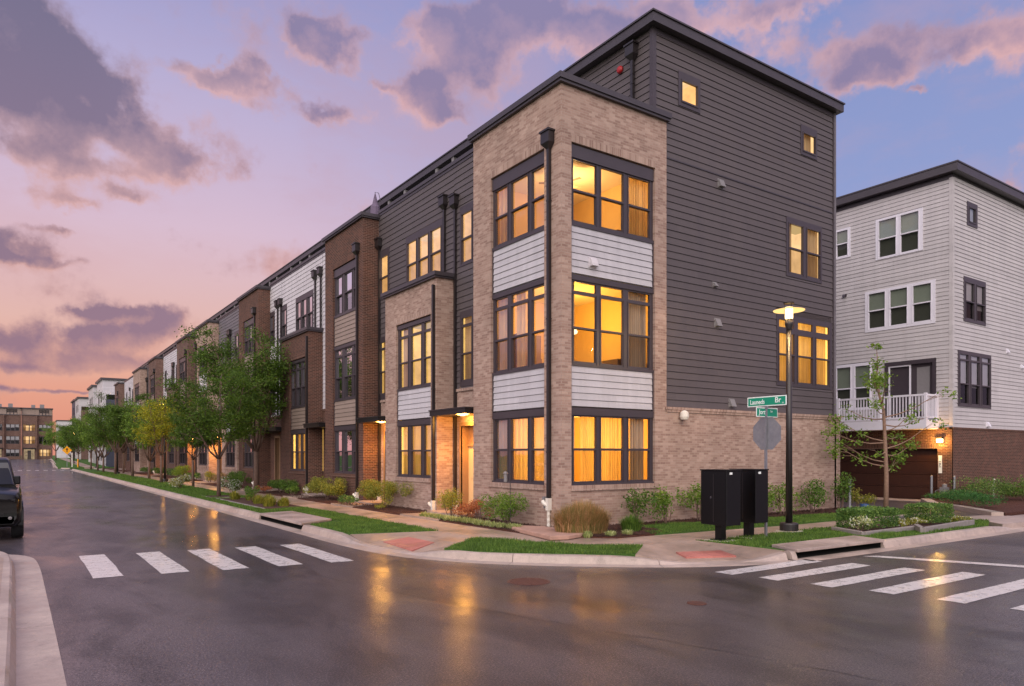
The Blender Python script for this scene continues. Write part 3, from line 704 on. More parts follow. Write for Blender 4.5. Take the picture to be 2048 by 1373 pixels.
# rooms behind the corner bay, one per floor, lit by their own lamps
for i, (z0, z1, cm) in enumerate(((.3, 3.3, 0), (3.9, 7.0, 1), (7.6, 10.4, 2))):
    mb = MB(); x0, x1, y0, y1 = XB+.2, 15.3, YB+.2, 18.6
    wm = 'room wall'
    mb.face([(x1, y0, z0), (x1, y1, z0), (x1, y1, z1), (x1, y0, z1)], wm); mb.face([(x0, y1, z0), (x1, y1, z0), (x1, y1, z1), (x0, y1, z1)], wm)
    mb.face([(x0, y0, z1), (x1, y0, z1), (x1, y1, z1), (x0, y1, z1)], 'ceiling paint'); mb.face([(x0, y0, z0), (x1, y0, z0), (x1, y1, z0), (x0, y1, z0)], 'room floor')
    wz0, wz1 = ((1.3, 3.34), (4.4, 6.8), (8.05, 10.2))[i]
    panel(mb, FX(x0), y0, y1, z0, z1, [(15.13, 17.72, wz0, wz1)], .02, wm); panel(mb, FY(y0), x0, x1, z0, z1, [(11.85, 14.9, wz0, wz1)], .02, wm)
    if i: mb.box(14.2, 15.2, 15.2, 16.4, z0, z0+.95, 'furniture'); mb.box(13.2, 13.6, 18.0, 18.5, z0, z0+1.2, 'furniture')
    if i == 1: mb.box(12.6, 13.5, 17.9, 18.55, z0, z0+1.9, 'furniture')
    mb.build('interior', H1)
    cb = MB(); a0, a1 = wz0+.03, wz1-.04
    if i == 0:
        drape(cb, FX(x0+.1), 15.1, 17.75, a0, a1, 0, 'sheer curtain'); drape(cb, FY(y0+.1), 12.35, 14.1, a0, a1, 0, 'sheer curtain')
        drape(cb, FY(y0+.1), 14.2, 14.75, a0, a1, 0, 'grey drape'); drape(cb, FY(y0+.1), 11.9, 12.2, a0, a1, 0, 'grey drape'); drape(cb, FX(x0+.04), 17.25, 17.7, a0, a1, 0, 'grey drape')
    elif i == 1:
        drape(cb, FY(y0+.1), 14.1, 14.85, a0, a1, 0, 'grey drape'); drape(cb, FY(y0+.1), 11.9, 12.2, a0, a1, 0, 'grey drape')
        drape(cb, FX(x0+.1), 17.0, 17.75, a0, a1, 0, 'beige drape'); drape(cb, FX(x0+.1), 16.4, 16.75, a0, a1, 0, 'beige drape'); drape(cb, FX(x0+.1), 15.1, 15.4, a0, a1, 0, 'beige drape')
    else:
        drape(cb, FY(y0+.1), 14.05, 14.85, a0, a1, 0, 'sheer curtain'); drape(cb, FX(x0+.1), 17.05, 17.75, a0, a1, 0, 'sheer curtain'); drape(cb, FY(y0+.1), 11.9, 12.08, a0, a1, 0, 'sheer curtain')
    cb.build('curtain', H1)
    lb = MB(); lx, ly, lz = ((13.4, 16.5, 2.5), (12.9, 15.6, 5.55), (12.95, 16.2, 9.75))[i]
    lb.lathe(lx, ly, [(.001, lz-.09), (.1, lz-.05), (.12, lz), (.08, lz+.07), (.001, lz+.09)], 'pendant glow', 12); lb.tube([(lx, ly, lz+.08), (lx, ly, z1)], .012, 'dark metal', 6)
    if i == 2:
        for k in range(5):
            an = k*2*math.pi/5; c_, s_ = math.cos(an), math.sin(an)
            lb.raw([(lx+c_*.12-s_*.06, ly+s_*.12+c_*.06, lz+.15), (lx+c_*.12+s_*.06, ly+s_*.12-c_*.06, lz+.15), (lx+c_*.65+s_*.07, ly+s_*.65-c_*.07, lz+.17), (lx+c_*.65-s_*.07, ly+s_*.65+c_*.07, lz+.17)], [(0, 1, 2, 3)], 'wood trim')
    if i: lb.build('ceiling_lamp', H1)
    add_light('room_lamp', 'POINT', (13.6, 16.6, (2.2, 5.9, 9.5)[i]), (270, 190, 135)[i], ((1, .54, .10), (1, .54, .09), (1, .58, .19))[i], H1, shadow_soft_size=.12)
# fittings on the corner house
mb = MB(); mb.lathe(0, 0, [(.001, 0), (.11, 0), (.11, .04), (.08, .08), (.001, .1)], 'red device', 16)
mb.v = [(14.84-z, 15.76+x, 13.55+y) for x, y, z in mb.v]; mb.build('fire_bell', H1)
o = downspout(H1, 14.84, 15.2, 13.8, 11.95, boot=False)
def vent(root, mp, u, z, s=.13, mat='plastic grey', name='wall_vent'):
    mb = MB(); a = mp(u-s, 0, z-s); 
    pts = [mp(u-s, 0, z-s), mp(u+s, 0, z-s), mp(u+s, 0, z+s), mp(u-s, 0, z+s), mp(u-s, .14, z-s), mp(u+s, .14, z-s), mp(u+s, .05, z+s), mp(u-s, .05, z+s)]
    mb.raw(pts, [(0,1,5,4), (4,5,6,7), (7,6,2,3), (0,4,7,3), (1,2,6,5)], mat); lbox(mb, mp, u-s-.03, u+s+.03, -.02, .02, z-s-.03, z+s+.03, mat)
    return mb.build(name, root)
for u, z in ((17.77, 10.39), (17.61, 6.12), (18.28, 3.7)): vent(H1, mpS, u, z, .11)
vent(H1, mpS, 17.49, 7.26, .06, 'plastic grey'); vent(H1, FY(YB-.0+.06), 12.62, 7.2, .11, 'white siding')
mb = MB(); mb.lathe(15.97, YB-.12, [(.001, 3.12), (.1, 3.12), (.13, 3.2), (.12, 3.32), (.05, 3.38), (.001, 3.39)], 'plastic white', 14); mb.box(15.92, 16.02, YB-.1, YB, 3.2, 3.3, 'plastic white'); mb.build('flood_light', H1)
mb = MB(); mb.box(XB-.09, XB, 15.0, 15.1, .82, 1.0, 'plastic grey'); mb.tube([(XB-.05, 15.05, .85), (XB-.05, 15.05, .7)], .03, 'plastic grey', 6); mb.build('hose_bib', H1)

# ------------------------------------------------------------------ the rest of the row
def row():
    townhouse('second townhouse, two storey pale brick bay under charcoal clapboard', 21.01, 27.10, (21.01, 25.01), False, 'light brick', 'panel siding', 'charcoal siding',
              ('sheer', 'open', 'open'), (21.42, 24.1), [(26.1, 27.03)], 'open', (21.8, 24.62), 'orange', door=(25.35, 26.55), lit=True, canopy=(25.04, 27.07),
              spouts=[(XB, 21.14, 7.6, .56), (XM, 21.62, 10.75, 8.2), (XM, 26.96, 10.6, .56)], cols=[(21.52, 22.05), (22.27, 23.04), (23.29, 23.95)])
    townhouse('third townhouse from the corner, full height dark brick bay with tan panels', 27.10, 33.55, (27.10, 31.38), True, 'dark brick', 'tan siding', 'white siding',
              ('dark', 'dark', 'blind'), (27.76, 30.45), (), 'dark', None, door=(31.7, 32.9), lit=False, canopy=(31.42, 33.5),
              spouts=[(XB, 27.62, 10.45, .56)], cols=[(27.84, 28.27), (28.48, 29.28), (29.58, 30.25)])
    townhouse('fourth townhouse from the corner, two storey dark brick bay below white clapboard', 33.58, 40.0, (33.58, 37.83), False, 'dark brick', 'tan siding', 'white siding',
              ('sheer', 'dark', 'blind'), (34.1, 36.45), [(39.05, 40.0)], 'blind', (34.85, 37.55), 'blind', door=(38.1, 38.9), canopy=(37.86, 39.2),
              spouts=[(XB, 33.72, 7.6, .56), (XM, 34.5, 10.9, 8.2), (XM, 33.72, 10.9, 8.2), (XM, 40.0, 10.5, 4.3)], doorm='door teal')
    townhouse('fifth townhouse from the corner, full height dark brick bay behind a street tree', 40.02, 46.52, (42.17, 46.52), True, 'dark brick', 'tan siding', 'white siding',
              ('dark', 'dark', 'blind'), (42.95, 45.5), [(41.25, 42.15)], 'dark', None, door=(40.4, 41.2), canopy=(40.1, 42.1), spouts=[(XB, 42.8, 10.4, .56), (XM, 40.6, 10.5, 4.3)])
    townhouse('sixth townhouse from the corner, grey clapboard over a pale two storey bay', 46.55, 53.0, (46.9, 51.0), False, 'light brick', 'white siding', 'grey siding',
              ('dark', 'dark', 'blind'), None, [(52.0, 52.9)], 'blind', (47.5, 50.3), 'blind', door=(51.3, 52.4), lit=False, canopy=(51.05, 53.0), spouts=[(XM, 51.3, 10.4, .56), (XM, 51.7, 10.4, 4.3)])
    townhouse('seventh townhouse from the corner, full height pale brick bay and orange lit porch', 53.02, 61.0, (54.92, 59.48), True, 'light brick', 'white siding', 'grey siding',
              ('dark', 'dark', 'blind'), None, (), 'dark', None, door=(53.3, 54.4), lit=True, canopy=(53.1, 54.88), spouts=[(XB, 59.1, 10.4, .56)])
    townhouse('eighth townhouse from the corner, full height brown brick bay', 61.02, 67.3, (62.6, 67.27), True, 'brown brick', 'tan siding', 'charcoal siding',
              ('dark', 'dark', 'blind'), None, (), 'dark', None, door=(61.3, 62.3), lit=True, canopy=(61.1, 62.55), spouts=[(XB, 63.0, 10.4, .56)])
    townhouse('ninth townhouse from the corner, white clapboard over a low brown brick bay', 67.32, 74.3, (68.0, 72.3), False, 'brown brick', 'tan siding', 'white siding',
              ('dark', 'dark', 'blind'), None, [(73.0, 73.9)], 'dark', (68.8, 71.6), 'blind', door=(72.6, 73.6), canopy=(72.4, 74.2), spouts=[(XM, 72.4, 10.4, 4.3), (XM, 72.8, 10.4, 4.3)])
    townhouse('tenth townhouse from the corner, full height brown brick bay', 74.32, 83.04, (78.43, 83.04), True, 'brown brick', 'tan siding', 'white siding',
              ('dark', 'dark', 'blind'), None, [(76.5, 77.5)], 'dark', None, door=(75.0, 76.2), lit=True, canopy=(74.7, 77.2), spouts=[(XB, 79.0, 10.4, .56)])
    townhouse('eleventh townhouse from the corner, full height pale brick bay', 83.06, 94.8, (89.22, 94.79), True, 'light brick', 'white siding', 'charcoal siding',
              ('dark', 'dark', 'blind'), None, [(85.0, 86.0)], 'dark', None, door=(87.0, 88.2), lit=False, canopy=(86.5, 89.0), spouts=[(XM, 88.4, 10.4, 4.3), (XM, 88.9, 10.4, 4.3)])
    townhouse('twelfth townhouse from the corner, white clapboard with a low dark brick bay', 94.82, 104.5, (97.5, 102.0), False, 'dark brick', 'tan siding', 'white siding',
              ('dark', 'dark', 'blind'), None, [(95.4, 96.4)], 'dark', (98.2, 101.2), 'blind', door=(102.4, 103.4), canopy=(102.1, 104.0), spouts=[(XM, 97.2, 10.4, 4.3), (XM, 103.0, 10.4, 4.3)])
    townhouse('last townhouse of the near row, brown brick bay before the cross street', 104.52, 115.5, (109.06, 113.6), True, 'brown brick', 'white siding', 'white siding',
              ('dark', 'dark', 'blind'), None, [(106.0, 107.0)], 'dark', None, door=(107.4, 108.4), canopy=(107.1, 108.9), spouts=[(XB, 109.6, 10.4, .56)])
row()

# ------------------------------------------------------------------ pale neighbour across the alley
def neighbour():
    NX, NY = 32.65, 14.41; g0 = .1
    root = thing('townhouse', (NX, NY, g0), 'pale clapboard house across the alley with white balcony and brown garage door', 'townhouse')
    ml = FX(NX); mr = FY(NY); y1 = 23.2; x1 = 44.0
    wl = [(15.6, 17.69, 11.04, 12.9), (18.9, 20.3, 11.5, 12.92), (15.08, 18.19, 7.78, 9.66), (17.88, 20.9, 4.2, 6.4), (15.05, 17.28, 3.7, 6.28)]
    wr = [(33.93, 34.9, 12.06, 13.09), (33.62, 35.72, 7.86, 9.8), (33.09, 36.25, 4.17, 6.58)]
    s = MB()
    siding(s, ml, NY+.12, y1, 3.25, 13.8, 'cream siding', wl, .175); siding(s, mr, NX+.12, x1, 3.25, 13.9, 'cream siding', wr, .175)
    lbox(s, ml, NY-.03, NY+.12, -.05, .035, 3.25, 13.85, 'cream siding'); lbox(s, mr, NX, NX+.12, -.05, .035, 3.25, 13.85, 'cream siding')
    s.build('siding', root)
    b = MB(); gd = [(15.0, 19.9, .1, 2.36)]
    panel(b, ml, NY, y1, .05, 3.2, gd, .25, 'dark brick', .03); panel(b, mr, NX-.03, x1, .05, 3.2, [], .1, 'dark brick', .03)
    lbox(b, ml, NY-.03, y1, -.1, .06, 3.2, 3.27, 'dark brick rowlock'); lbox(b, mr, NX-.06, x1, -.1, .06, 3.2, 3.27, 'dark brick rowlock')
    lbox(b, ml, 15.0, 19.9, .02, .036, 2.37, 2.57, 'dark brick rowlock'); b.build('brick_wall', root)
    r = MB(); r.box(NX-.35, x1, NY-.35, y1, 14.0, 14.32, 'cap metal'); r.box(NX-.38, x1, NY-.38, y1, 14.32, 14.38, 'cap metal')
    lbox(r, ml, NY-.02, y1, -.05, .03, 13.8, 14.0, 'dark trim'); lbox(r, mr, NX-.02, x1, -.05, .03, 13.9, 14.0, 'dark trim'); r.build('roof', root)
    d = MB(); 
    for k in range(4):
        lbox(d, ml, 15.0, 19.9, -.24, -.2, .12+k*.56, .12+k*.56+.545, 'garage brown')
        for q_ in range(6): lbox(d, ml, 15.12+q_*.8, 15.12+q_*.8+.66, -.2, -.193, .2+k*.56, .2+k*.56+.38, 'garage brown')
    d.build('garage_door', root)
    window(root, ml, [(15.78, 16.56), (16.76, 17.54)], 11.12, 11.95, 12.8, wl[0], 'white trim', rec=-.045, kind='greenblind')
    window(root, ml, [(19.04, 19.6), (19.75, 20.2)], 11.6, 12.2, 12.82, wl[1], 'white trim', rec=-.045, kind='greenblind')
    window(root, ml, [(15.26, 16.02), (16.27, 17.03), (17.26, 18.02)], 7.93, 8.74, 9.54, wl[2], 'white trim', rec=-.045, kind='greenblind')
    window(root, ml, [(17.96, 18.68), (18.9, 19.6), (19.8, 20.6)], 4.3, 5.24, 6.26, wl[3], 'white trim', rec=-.045, kind='greenblind')
    window(root, mr, [(34.12, 34.72)], 12.24, 12.22, 12.86, wr[0], rec=-.045, kind='blind')
    window(root, mr, [(33.78, 34.56), (34.81, 35.58)], 8.0, 8.74, 9.56, wr[1], rec=-.045, kind='blind')
    window(root, mr, [(33.25, 34.03), (34.28, 35.08), (35.33, 36.15)], 4.3, 5.15, 6.15, wr[2], tr=(6.22, 6.42), rec=-.045, kind='blind')
    # balcony door
    f = MB(); lbox(f, ml, 15.05, 15.2, -.1, .04, 3.7, 6.28, 'dark trim'); lbox(f, ml, 17.13, 17.28, -.1, .04, 3.7, 6.28, 'dark trim'); lbox(f, ml, 15.2, 17.13, -.1, .04, 6.1, 6.28, 'dark trim')
    lbox(f, ml, 16.14, 16.2, -.06, .0, 3.7, 6.1, 'white trim'); lbox(f, ml, 17.07, 17.12, -.06, .0, 3.7, 6.1, 'white trim'); lbox(f, ml, 16.2, 17.07, -.06, .0, 6.04, 6.1, 'white trim')
    dr = f.build('balcony_door', root)
    f = MB(); lbox(f, ml, 15.2, 17.13, -.16, -.12, 3.7, 6.1, 'dark trim'); lbox(f, ml, 15.38, 15.92, -.12, -.11, 4.0, 5.95, 'plastic grey'); f.build('door_leaf', dr)
    # balcony
    b = MB(); ya, yb = 15.0, 20.9; xf = NX-1.05
    b.box(xf-.05, NX-.001, ya-.05, yb, 3.2, 3.58, 'white trim'); bal = b.build('balcony', root)
    r = MB()
    for x_, yy in ((xf, ya), (xf, ya+1.95), (xf, ya+3.9), (xf, yb), (NX-.07, ya)): r.box(x_-.055, x_+.055, yy-.055, yy+.055, 3.58, 4.72, 'white trim')
    r.box(xf-.035, xf+.035, ya, yb, 4.6, 4.68, 'white trim'); r.box(xf-.025, xf+.025, ya, yb, 3.66, 3.72, 'white trim')
    r.box(xf, NX, ya-.035, ya+.035, 4.6, 4.68, 'white trim'); r.box(xf, NX, ya-.025, ya+.025, 3.66, 3.72, 'white trim')
    n = 44
    for i in range(1, n): r.box(xf-.015, xf+.015, ya+(yb-ya)*i/n-.018, ya+(yb-ya)*i/n+.018, 3.72, 4.6, 'white trim')
    for i in range(1, 9): r.box(xf+1.05*i/9-.015, xf+1.05*i/9+.015, ya-.015, ya+.015, 3.72, 4.6, 'white trim')
    r.build('railing', bal)
    l = MB(); l.box(NX-.16, NX-.03, 14.76, 15.0, 2.78, 2.86, 'dark metal'); l.box(NX-.15, NX-.03, 14.77, 14.99, 2.62, 2.78, 'lantern glow'); l.build('wall_lantern', root)
    add_light('lantern_light', 'POINT', (NX-.28, 14.88, 2.68), 95, (1, .52, .1), root, shadow_soft_size=.06)
    p = MB(); lbox(p, ml, 14.81, 14.95, .03, .045, 1.31, 2.07, 'sign white'); pl_ = p.build('address_plate', root)
    txt('2748 E', .1, 'sign black', Matrix(((0, 0, -1, NX-.047), (1, 0, 0, 14.88), (0, 1, 0, 1.69), (0, 0, 0, 1))) @ Matrix.Rotation(R(-90), 4, 'Z'), pl_, 'numerals', mirror=True)
    g = MB(); g.box(NX-.32, NX-.06, 14.5, 14.78, .45, .72, 'plastic grey'); g.lathe(NX-.2, 14.63, [(.001, .72), (.1, .72), (.1, .84), (.001, .88)], 'plastic grey', 12)
    g.tube([(NX-.2, 14.8, .3), (NX-.2, 14.95, .3), (NX-.2, 15.0, .55), (NX-.2, 14.8, .62)], .025, 'galvanised', 6); g.build('gas_meter', root)
    for u, z in ((37.98, 6.92), (39.59, 6.3)): vent(root, mr, u, z, .08, 'white trim')
    vent(root, FX(NX), 19.2, 9.7, .07, 'dark trim'); vent(root, FY(NY-.03), 35.9, 3.45, .09, 'white trim')
    # body so that no light leaks through
    k = MB(); k.box(x1-.1, x1, NY+.05, y1, .1, 13.9, 'cream siding'); k.box(NX+.05, x1, y1-.1, y1, .1, 13.9, 'cream siding'); k.build('rear_wall', root)

def txt(s, size, mat, mtx, parent=None, name='lettering', mirror=False, extrude=.002):
    cu = bpy.data.curves.new('t', 'FONT'); cu.body = s; cu.size = size; cu.extrude = extrude; cu.align_x = 'CENTER'; cu.align_y = 'CENTER'; cu.offset = size*.012
    to = bpy.data.objects.new('t', cu); col.objects.link(to)
    dg = bpy.context.evaluated_depsgraph_get(); me = bpy.data.meshes.new_from_object(to.evaluated_get(dg))
    bpy.data.objects.remove(to)
    if mirror: me.transform(Matrix.Scale(-1, 4, Vector((1, 0, 0))))
    me.transform(mtx)
    base = chain_loc(parent) if parent else Vector((0, 0, 0))
    me.transform(Matrix.Translation(-base))
    me.materials.clear(); me.materials.append(MATS[mat])
    o = bpy.data.objects.new(name, me); col.objects.link(o)
    if parent: o.parent = parent
    return o
neighbour()

def rise(y): 
    t_ = min(1, max(0, (y-128)/70)); return t_*t_*(3-2*t_)*1.05

# ------------------------------------------------------------------ buildings beyond the cross street
def tall_house(label, x0, y0, y1, zt, wallm, lowm, seed, ret=None):
    rg = random.Random(seed); g = rise(y0)
    root = thing('townhouse', (x0, y0, g), label, 'townhouse', 'tall townhouses beyond the cross street')
    w_ = MB(); holes = []
    for z0 in (g+1.0, g+4.3, g+7.6, g+10.9):
        holes += [(y0+1.2, y0+3.4, z0, z0+1.8), (y0+5.2, y0+7.4, z0, z0+1.8)]
    panel(w_, FX(x0), y0, y1, g, zt, holes, .1, wallm)
    w_.face([(x0, y0, g+12.2), (x0+11, y0, g+12.2), (x0+11, y0, zt), (x0, y0, zt)], wallm)
    if ret: w_.face([(x0, y0, g), (x0+.55, y0, g), (x0+.55, y0, g+12.2), (x0, y0, g+12.2)], wallm)
    else: w_.face([(x0, y0, g), (x0+11, y0, g), (x0+11, y0, g+12.2), (x0, y0, g+12.2)], wallm)
    w_.face([(x0, y1, g), (x0+11, y1, g), (x0+11, y1, zt), (x0, y1, zt)], wallm); w_.build('wall', root)
    if ret:
        s_ = MB(); s_.box(x0+.5, x0+11, y0-.6, y0-.02, g, g+11.3, ret); s_.build('side_block', root)
    r = MB(); r.box(x0-.3, x0+11.2, y0-.3, y1+.1, zt, zt+.35, 'cap metal'); r.build('roof', root)
    for i, h in enumerate(holes):
        window(root, FX(x0), even(h[0], h[1], 2, .15, .08), h[2]+.08, h[2]+.9, h[3]-.08, h, 'dark trim', rec=.05, kind=rg.choice(('dark', 'blind', 'pale') if i else ('pale',)), depth=.7)
    return root
tall_house('white tall house with a slate side block just beyond the cross street', XM, 138.4, 148, 14.7, 'white siding', 'slate siding', 1, 'slate siding')
tall_house('white tall house, second one beyond the cross street', XM, 156, 166, 14.9, 'cream siding', 'tan siding', 2)
tall_house('pale tall house with brown side block, third beyond the cross street', XM, 193, 204, 15.1, 'cream siding', 'brown brick', 3, 'brown brick')
tall_house('slate blue tall house, farthest on the right of the street', XM, 205, 216, 15.3, 'slate siding', 'slate siding', 4)
mb = MB(); 
root = thing('apartment_block', (14, 296, 1), 'small white flat roofed block behind the trees at the street end', 'apartment block')
panel(mb, FY(296), 12.4, 20, 1, 13.9, [(13.2, 14.6, 7, 10.5), (15.2, 17, 9.5, 11)], .2, 'white siding'); mb.face([(12.4, 296, 1), (12.4, 306, 1), (12.4, 306, 13.9), (12.4, 296, 13.9)], 'white siding'); mb.build('wall', root)
mb = MB(); mb.box(12.1, 20.2, 295.7, 306, 13.9, 14.2, 'cap metal'); mb.build('roof', root)
for h in ((13.2, 14.6, 7, 10.5), (15.2, 17, 9.5, 11)): window(root, FY(296), even(h[0], h[1], 2, .15, .1), h[2]+.1, (h[2]+h[3])/2, h[3]-.1, h, 'dark trim', rec=.1, kind='dark')

def end_house(label, x0, x1, parts, loft, seed):
    rg = random.Random(seed); y = 205; g = 1.0; m_ = FY(y)
    root = thing('townhouse', (x0, y, g), label, 'townhouse', 'brown houses closing the street')
    zs = ((1.7, 3.35), (4.65, 6.45), (7.7, 9.25))
    wl = MB(); hl = []
    for (u0, u1, n, kinds, proud) in parts:
        hs = [(u0+.35, u1-.35, a, b) for a, b in zs]
        if n == 0: hs = hs[1:]
        panel(wl, m_, u0, u1, g, 11.4, hs, .15, 'brown brick', proud)
        lbox(wl, m_, u0, u0+.22, proud, proud+.12, g, 11.4, 'brown brick'); lbox(wl, m_, u1-.22, u1, proud, proud+.12, g, 11.4, 'brown brick')
        hl += [(h, k, proud, max(2, n)) for h, k in zip(hs, kinds)]
        lbox(wl, m_, u0-.02, u1+.02, -.3, proud+.14, 11.4, 11.55, 'cap metal')
    wl.build('wall', root)
    up = MB(); lz = [(a, b, 9.95, 11.9) for a, b in loft]
    panel(up, FY(y+.6), x0, x1, 9, 13.0, [], .1, 'tan siding'); up.face([(x1, y, g), (x1, y+12, g), (x1, y+12, 13), (x1, y, 13)], 'brown brick'); up.build('loft_wall', root)
    for a, b in loft: window(root, FY(y+.55), even(a, b, 3 if b-a > 1.8 else 2, .12, .05), 11.55, 12.1, 12.75, (a, b, 11.5, 12.85), 'dark trim', rec=0, kind='blind')
    r = MB(); r.box(x0-.1, x1+.15, y+.3, y+12, 13.0, 13.25, 'cap metal'); r.box(x0+2, x0+2.8, y+3, y+4, 13.25, 14.1, 'plastic grey'); r.box(x1-2.5, x1-1.6, y+2, y+3, 13.25, 14.2, 'plastic grey'); r.build('roof', root)
    for h, k, pr, n in hl: window(root, m_, even(h[0], h[1], n, .18, .05), h[2]+.05, (h[2]+h[3])/2, h[3]-.05, h, 'dark trim', rec=.06-pr, kind=k, depth=.8)
    if any(p[2] == 0 for p in parts):
        u0, u1 = [p[:2] for p in parts if p[2] == 0][0]
        d = MB(); d.box(u0+.5, u1-.5, y-.55, y-.5, g, 3.4, 'dim room'); d.box(u0+.3, u1-.3, y-1.5, y-.45, 3.5, 3.7, 'black paint'); d.box((u0+u1)/2-.35, (u0+u1)/2+.35, y-.6, y-.54, g, 3.1, 'door dark'); d.build('entrance', root)
end_house('brown brick house closing the end of the street, right of its pair', 1.4, 7.6, ((1.4, 4.5, 0, ('pale', 'pale'), .5), (4.5, 7.6, 3, ('pale', 'dark', 'blind'), 0.)), ((4.9, 6.9),), 1)
end_house('brown brick house closing the end of the street, left of its pair', -5.2, 1.35, ((-1.9, 1.35, 3, ('blind', 'blind', 'blind'), 0.), (-5.2, -1.9, 0, ('blind', 'dark'), .5)), ((-1.5, .6),), 2)
end_house('brown brick house closing the street, partly out of view at the left', -11.8, -5.25, ((-8.6, -5.25, 3, ('blind', 'dark', 'blind'), 0.), (-11.8, -8.6, 0, ('dark', 'blind'), .5)), ((-8.2, -6.2),), 3)

# ------------------------------------------------------------------ ground
def strip(name, x0, x1, ys, z, mat, kind='structure'):
    mb = MB(); 
    for a, b in zip(ys, ys[1:]): mb.face([(x0, a, z+rise(a)), (x1, a, z+rise(a)), (x1, b, z+rise(b)), (x0, b, z+rise(b))], mat)
    return tag(mb.build(name), kind=kind)
far = [128+i*7 for i in range(11)]
mb = MB(); ys = [-700, 128]+far[1:]+[700, 1500]
for a, b in zip(ys, ys[1:]): mb.face([(-1500, a, -.06+rise(a)), (1500, a, -.06+rise(a)), (1500, b, -.06+rise(b)), (-1500, b, -.06+rise(b))], 'turf')
structure(mb, 'ground')
mb = MB()
for a, b in zip([17]+far, far+[204.4][:0] or far): pass
ysr = [17, 115]+far
for a, b in zip(ysr, ysr[1:]):
    mb.face([(-2.3, a, rise(a)), (6.8, a, rise(a)), (6.8, b, rise(b)), (-2.3, b, rise(b))], 'wet asphalt')
mb.face([(-2.3, 8.9, 0), (11.5, 8.9, 0), (11.5, 17, 0), (-2.3, 17, 0)], 'wet asphalt')
mb.face([(-120, -7, 0), (140, -7, 0), (140, 8.9, 0), (-120, 8.9, 0)], 'wet asphalt')
mb.face([(-2.3, -120, 0), (6.8, -120, 0), (6.8, -7, 0), (-2.3, -7, 0)], 'wet asphalt')
mb.face([(6.8, 116.5, 0), (120, 116.5, 0), (120, 125.5, 0), (6.8, 125.5, 0)], 'wet asphalt'); mb.face([(-120, 116.5, 0), (-2.3, 116.5, 0), (-2.3, 125.5, 0), (-120, 125.5, 0)], 'wet asphalt')
mb.face([(-60, 198, 1.05), (60, 198, 1.05), (60, 202, 1.05), (-60, 202, 1.05)], 'wet asphalt')
structure(mb, 'road')
# kerb and gutter
def smooth(pts, step=.35):
    out = []
    for (a, b) in zip(pts, pts[1:]):
        n = max(1, int(math.dist(a[:2], b[:2])/step)) if math.dist(a[:2], b[:2]) < 8 else 1
        for i in range(n): out.append(tuple(a[k]+(b[k]-a[k])*i/n for k in range(len(a))))
    out.append(pts[-1]); return out
def chaikin(pts, it=2):
    for _ in range(it):
        q_ = [pts[0]]
        for a, b in zip(pts, pts[1:]):
            q_ += [tuple(a[k]*.75+b[k]*.25 for k in range(len(a))), tuple(a[k]*.25+b[k]*.75 for k in range(len(a)))]
        pts = q_+[pts[-1]]
    return pts
def kerb(name, path, side=1, skip=None, seg=3.0, pan=.33, topw=.15):
    """path: (x, y, height); side=+1 keeps the kerb to the right of the walking direction"""
    mb = MB(); acc = 0; cur = []
    def profile(i):
        p = path[i]; a = path[max(i-1, 0)]; b = path[min(i+1, len(path)-1)]
        d = Vector((b[0]-a[0], b[1]-a[1])).normalized(); n = Vector((d.y, -d.x))*side; h = p[2]; g = rise(p[1])
        pr = [(0, -.04), (0, .004), (pan, .002-.0), (pan+.05, max(h-.02, .006)), (pan+.08, max(h, .01)), (pan+.08+topw, max(h, .01)+.004), (pan+.08+topw, -.04)]
        return [(p[0]+n.x*o, p[1]+n.y*o, z+g) for o, z in pr]
    rows = [profile(i) for i in range(len(path))]
    i = 0; L = 0
    for i in range(len(path)-1):
        if skip and skip(path[i], path[i+1]): L = 0; continue
        l = math.dist(path[i][:2], path[i+1][:2]); A = rows[i]; B = rows[i+1]
        if L == 0 or L+l > seg:      # start a new cast length with a small open joint
            t_ = min(.4, .012/l); A = [tuple(a[k]+(b[k]-a[k])*t_ for k in range(3)) for a, b in zip(A, B)]; L = 0
            mb.raw(A, [tuple(range(len(A)))], 'kerb concrete')
        nn = len(A); mb.raw(A+B, [(j, j+1, nn+j+1, nn+j) for j in range(nn-1)], 'kerb concrete')
        mb.raw(B, [tuple(range(nn))], 'kerb concrete')
        L += l
    return tag(mb.build(name), kind='structure')
P0 = [(6.2, 115.5, .15), (6.2, 60, .15), (6.2, 30, .15)]+[(6.2, y, .15) for y in (27, 24.2, 23.9, 19.7, 19.4, 17.2)]+[(6.2, 16.6, .12), (6.22, 15.9, .02), (6.3, 14.6, .005), (6.5, 13.5, .02), (6.85, 12.7, .15), (7.25, 11.95, .15), (7.81, 11.25, .15), (8.55, 10.5, .15), (9.5, 9.72, .14), (10.2, 9.22, .02), (11.0, 8.83, .005), (11.9, 8.5, .01), (12.6, 8.33, .14)]
P1 = [(12.9, 8.28, .15), (16.1, 8.2, .15), (19, 8.2, .15), (21.8, 8.2, .15), (22.6, 8.22, .1), (23.3, 8.25, .01), (33, 8.3, .01), (34, 8.3, .15), (140, 8.3, .15)]
kp = smooth(P0[:3], 3)[:-1]+smooth(P0[2:9], .8)[:-1]+smooth(chaikin(P0[8:], 2), .3)
kp2 = smooth(P1, .8)
isin = lambda a, b: (a[0] < 6.3 and 19.69 < (a[1]+b[1])/2 < 23.91)
kerb('kerb', [p for p in kp], -1, isin)
kerb('kerb', kp2, -1, lambda a, b: 12.91 < (a[0]+b[0])/2 < 16.09)
kerb('kerb', smooth([(12.75, 8.3, .15), (12.9, 8.28, .15)], .1), -1)
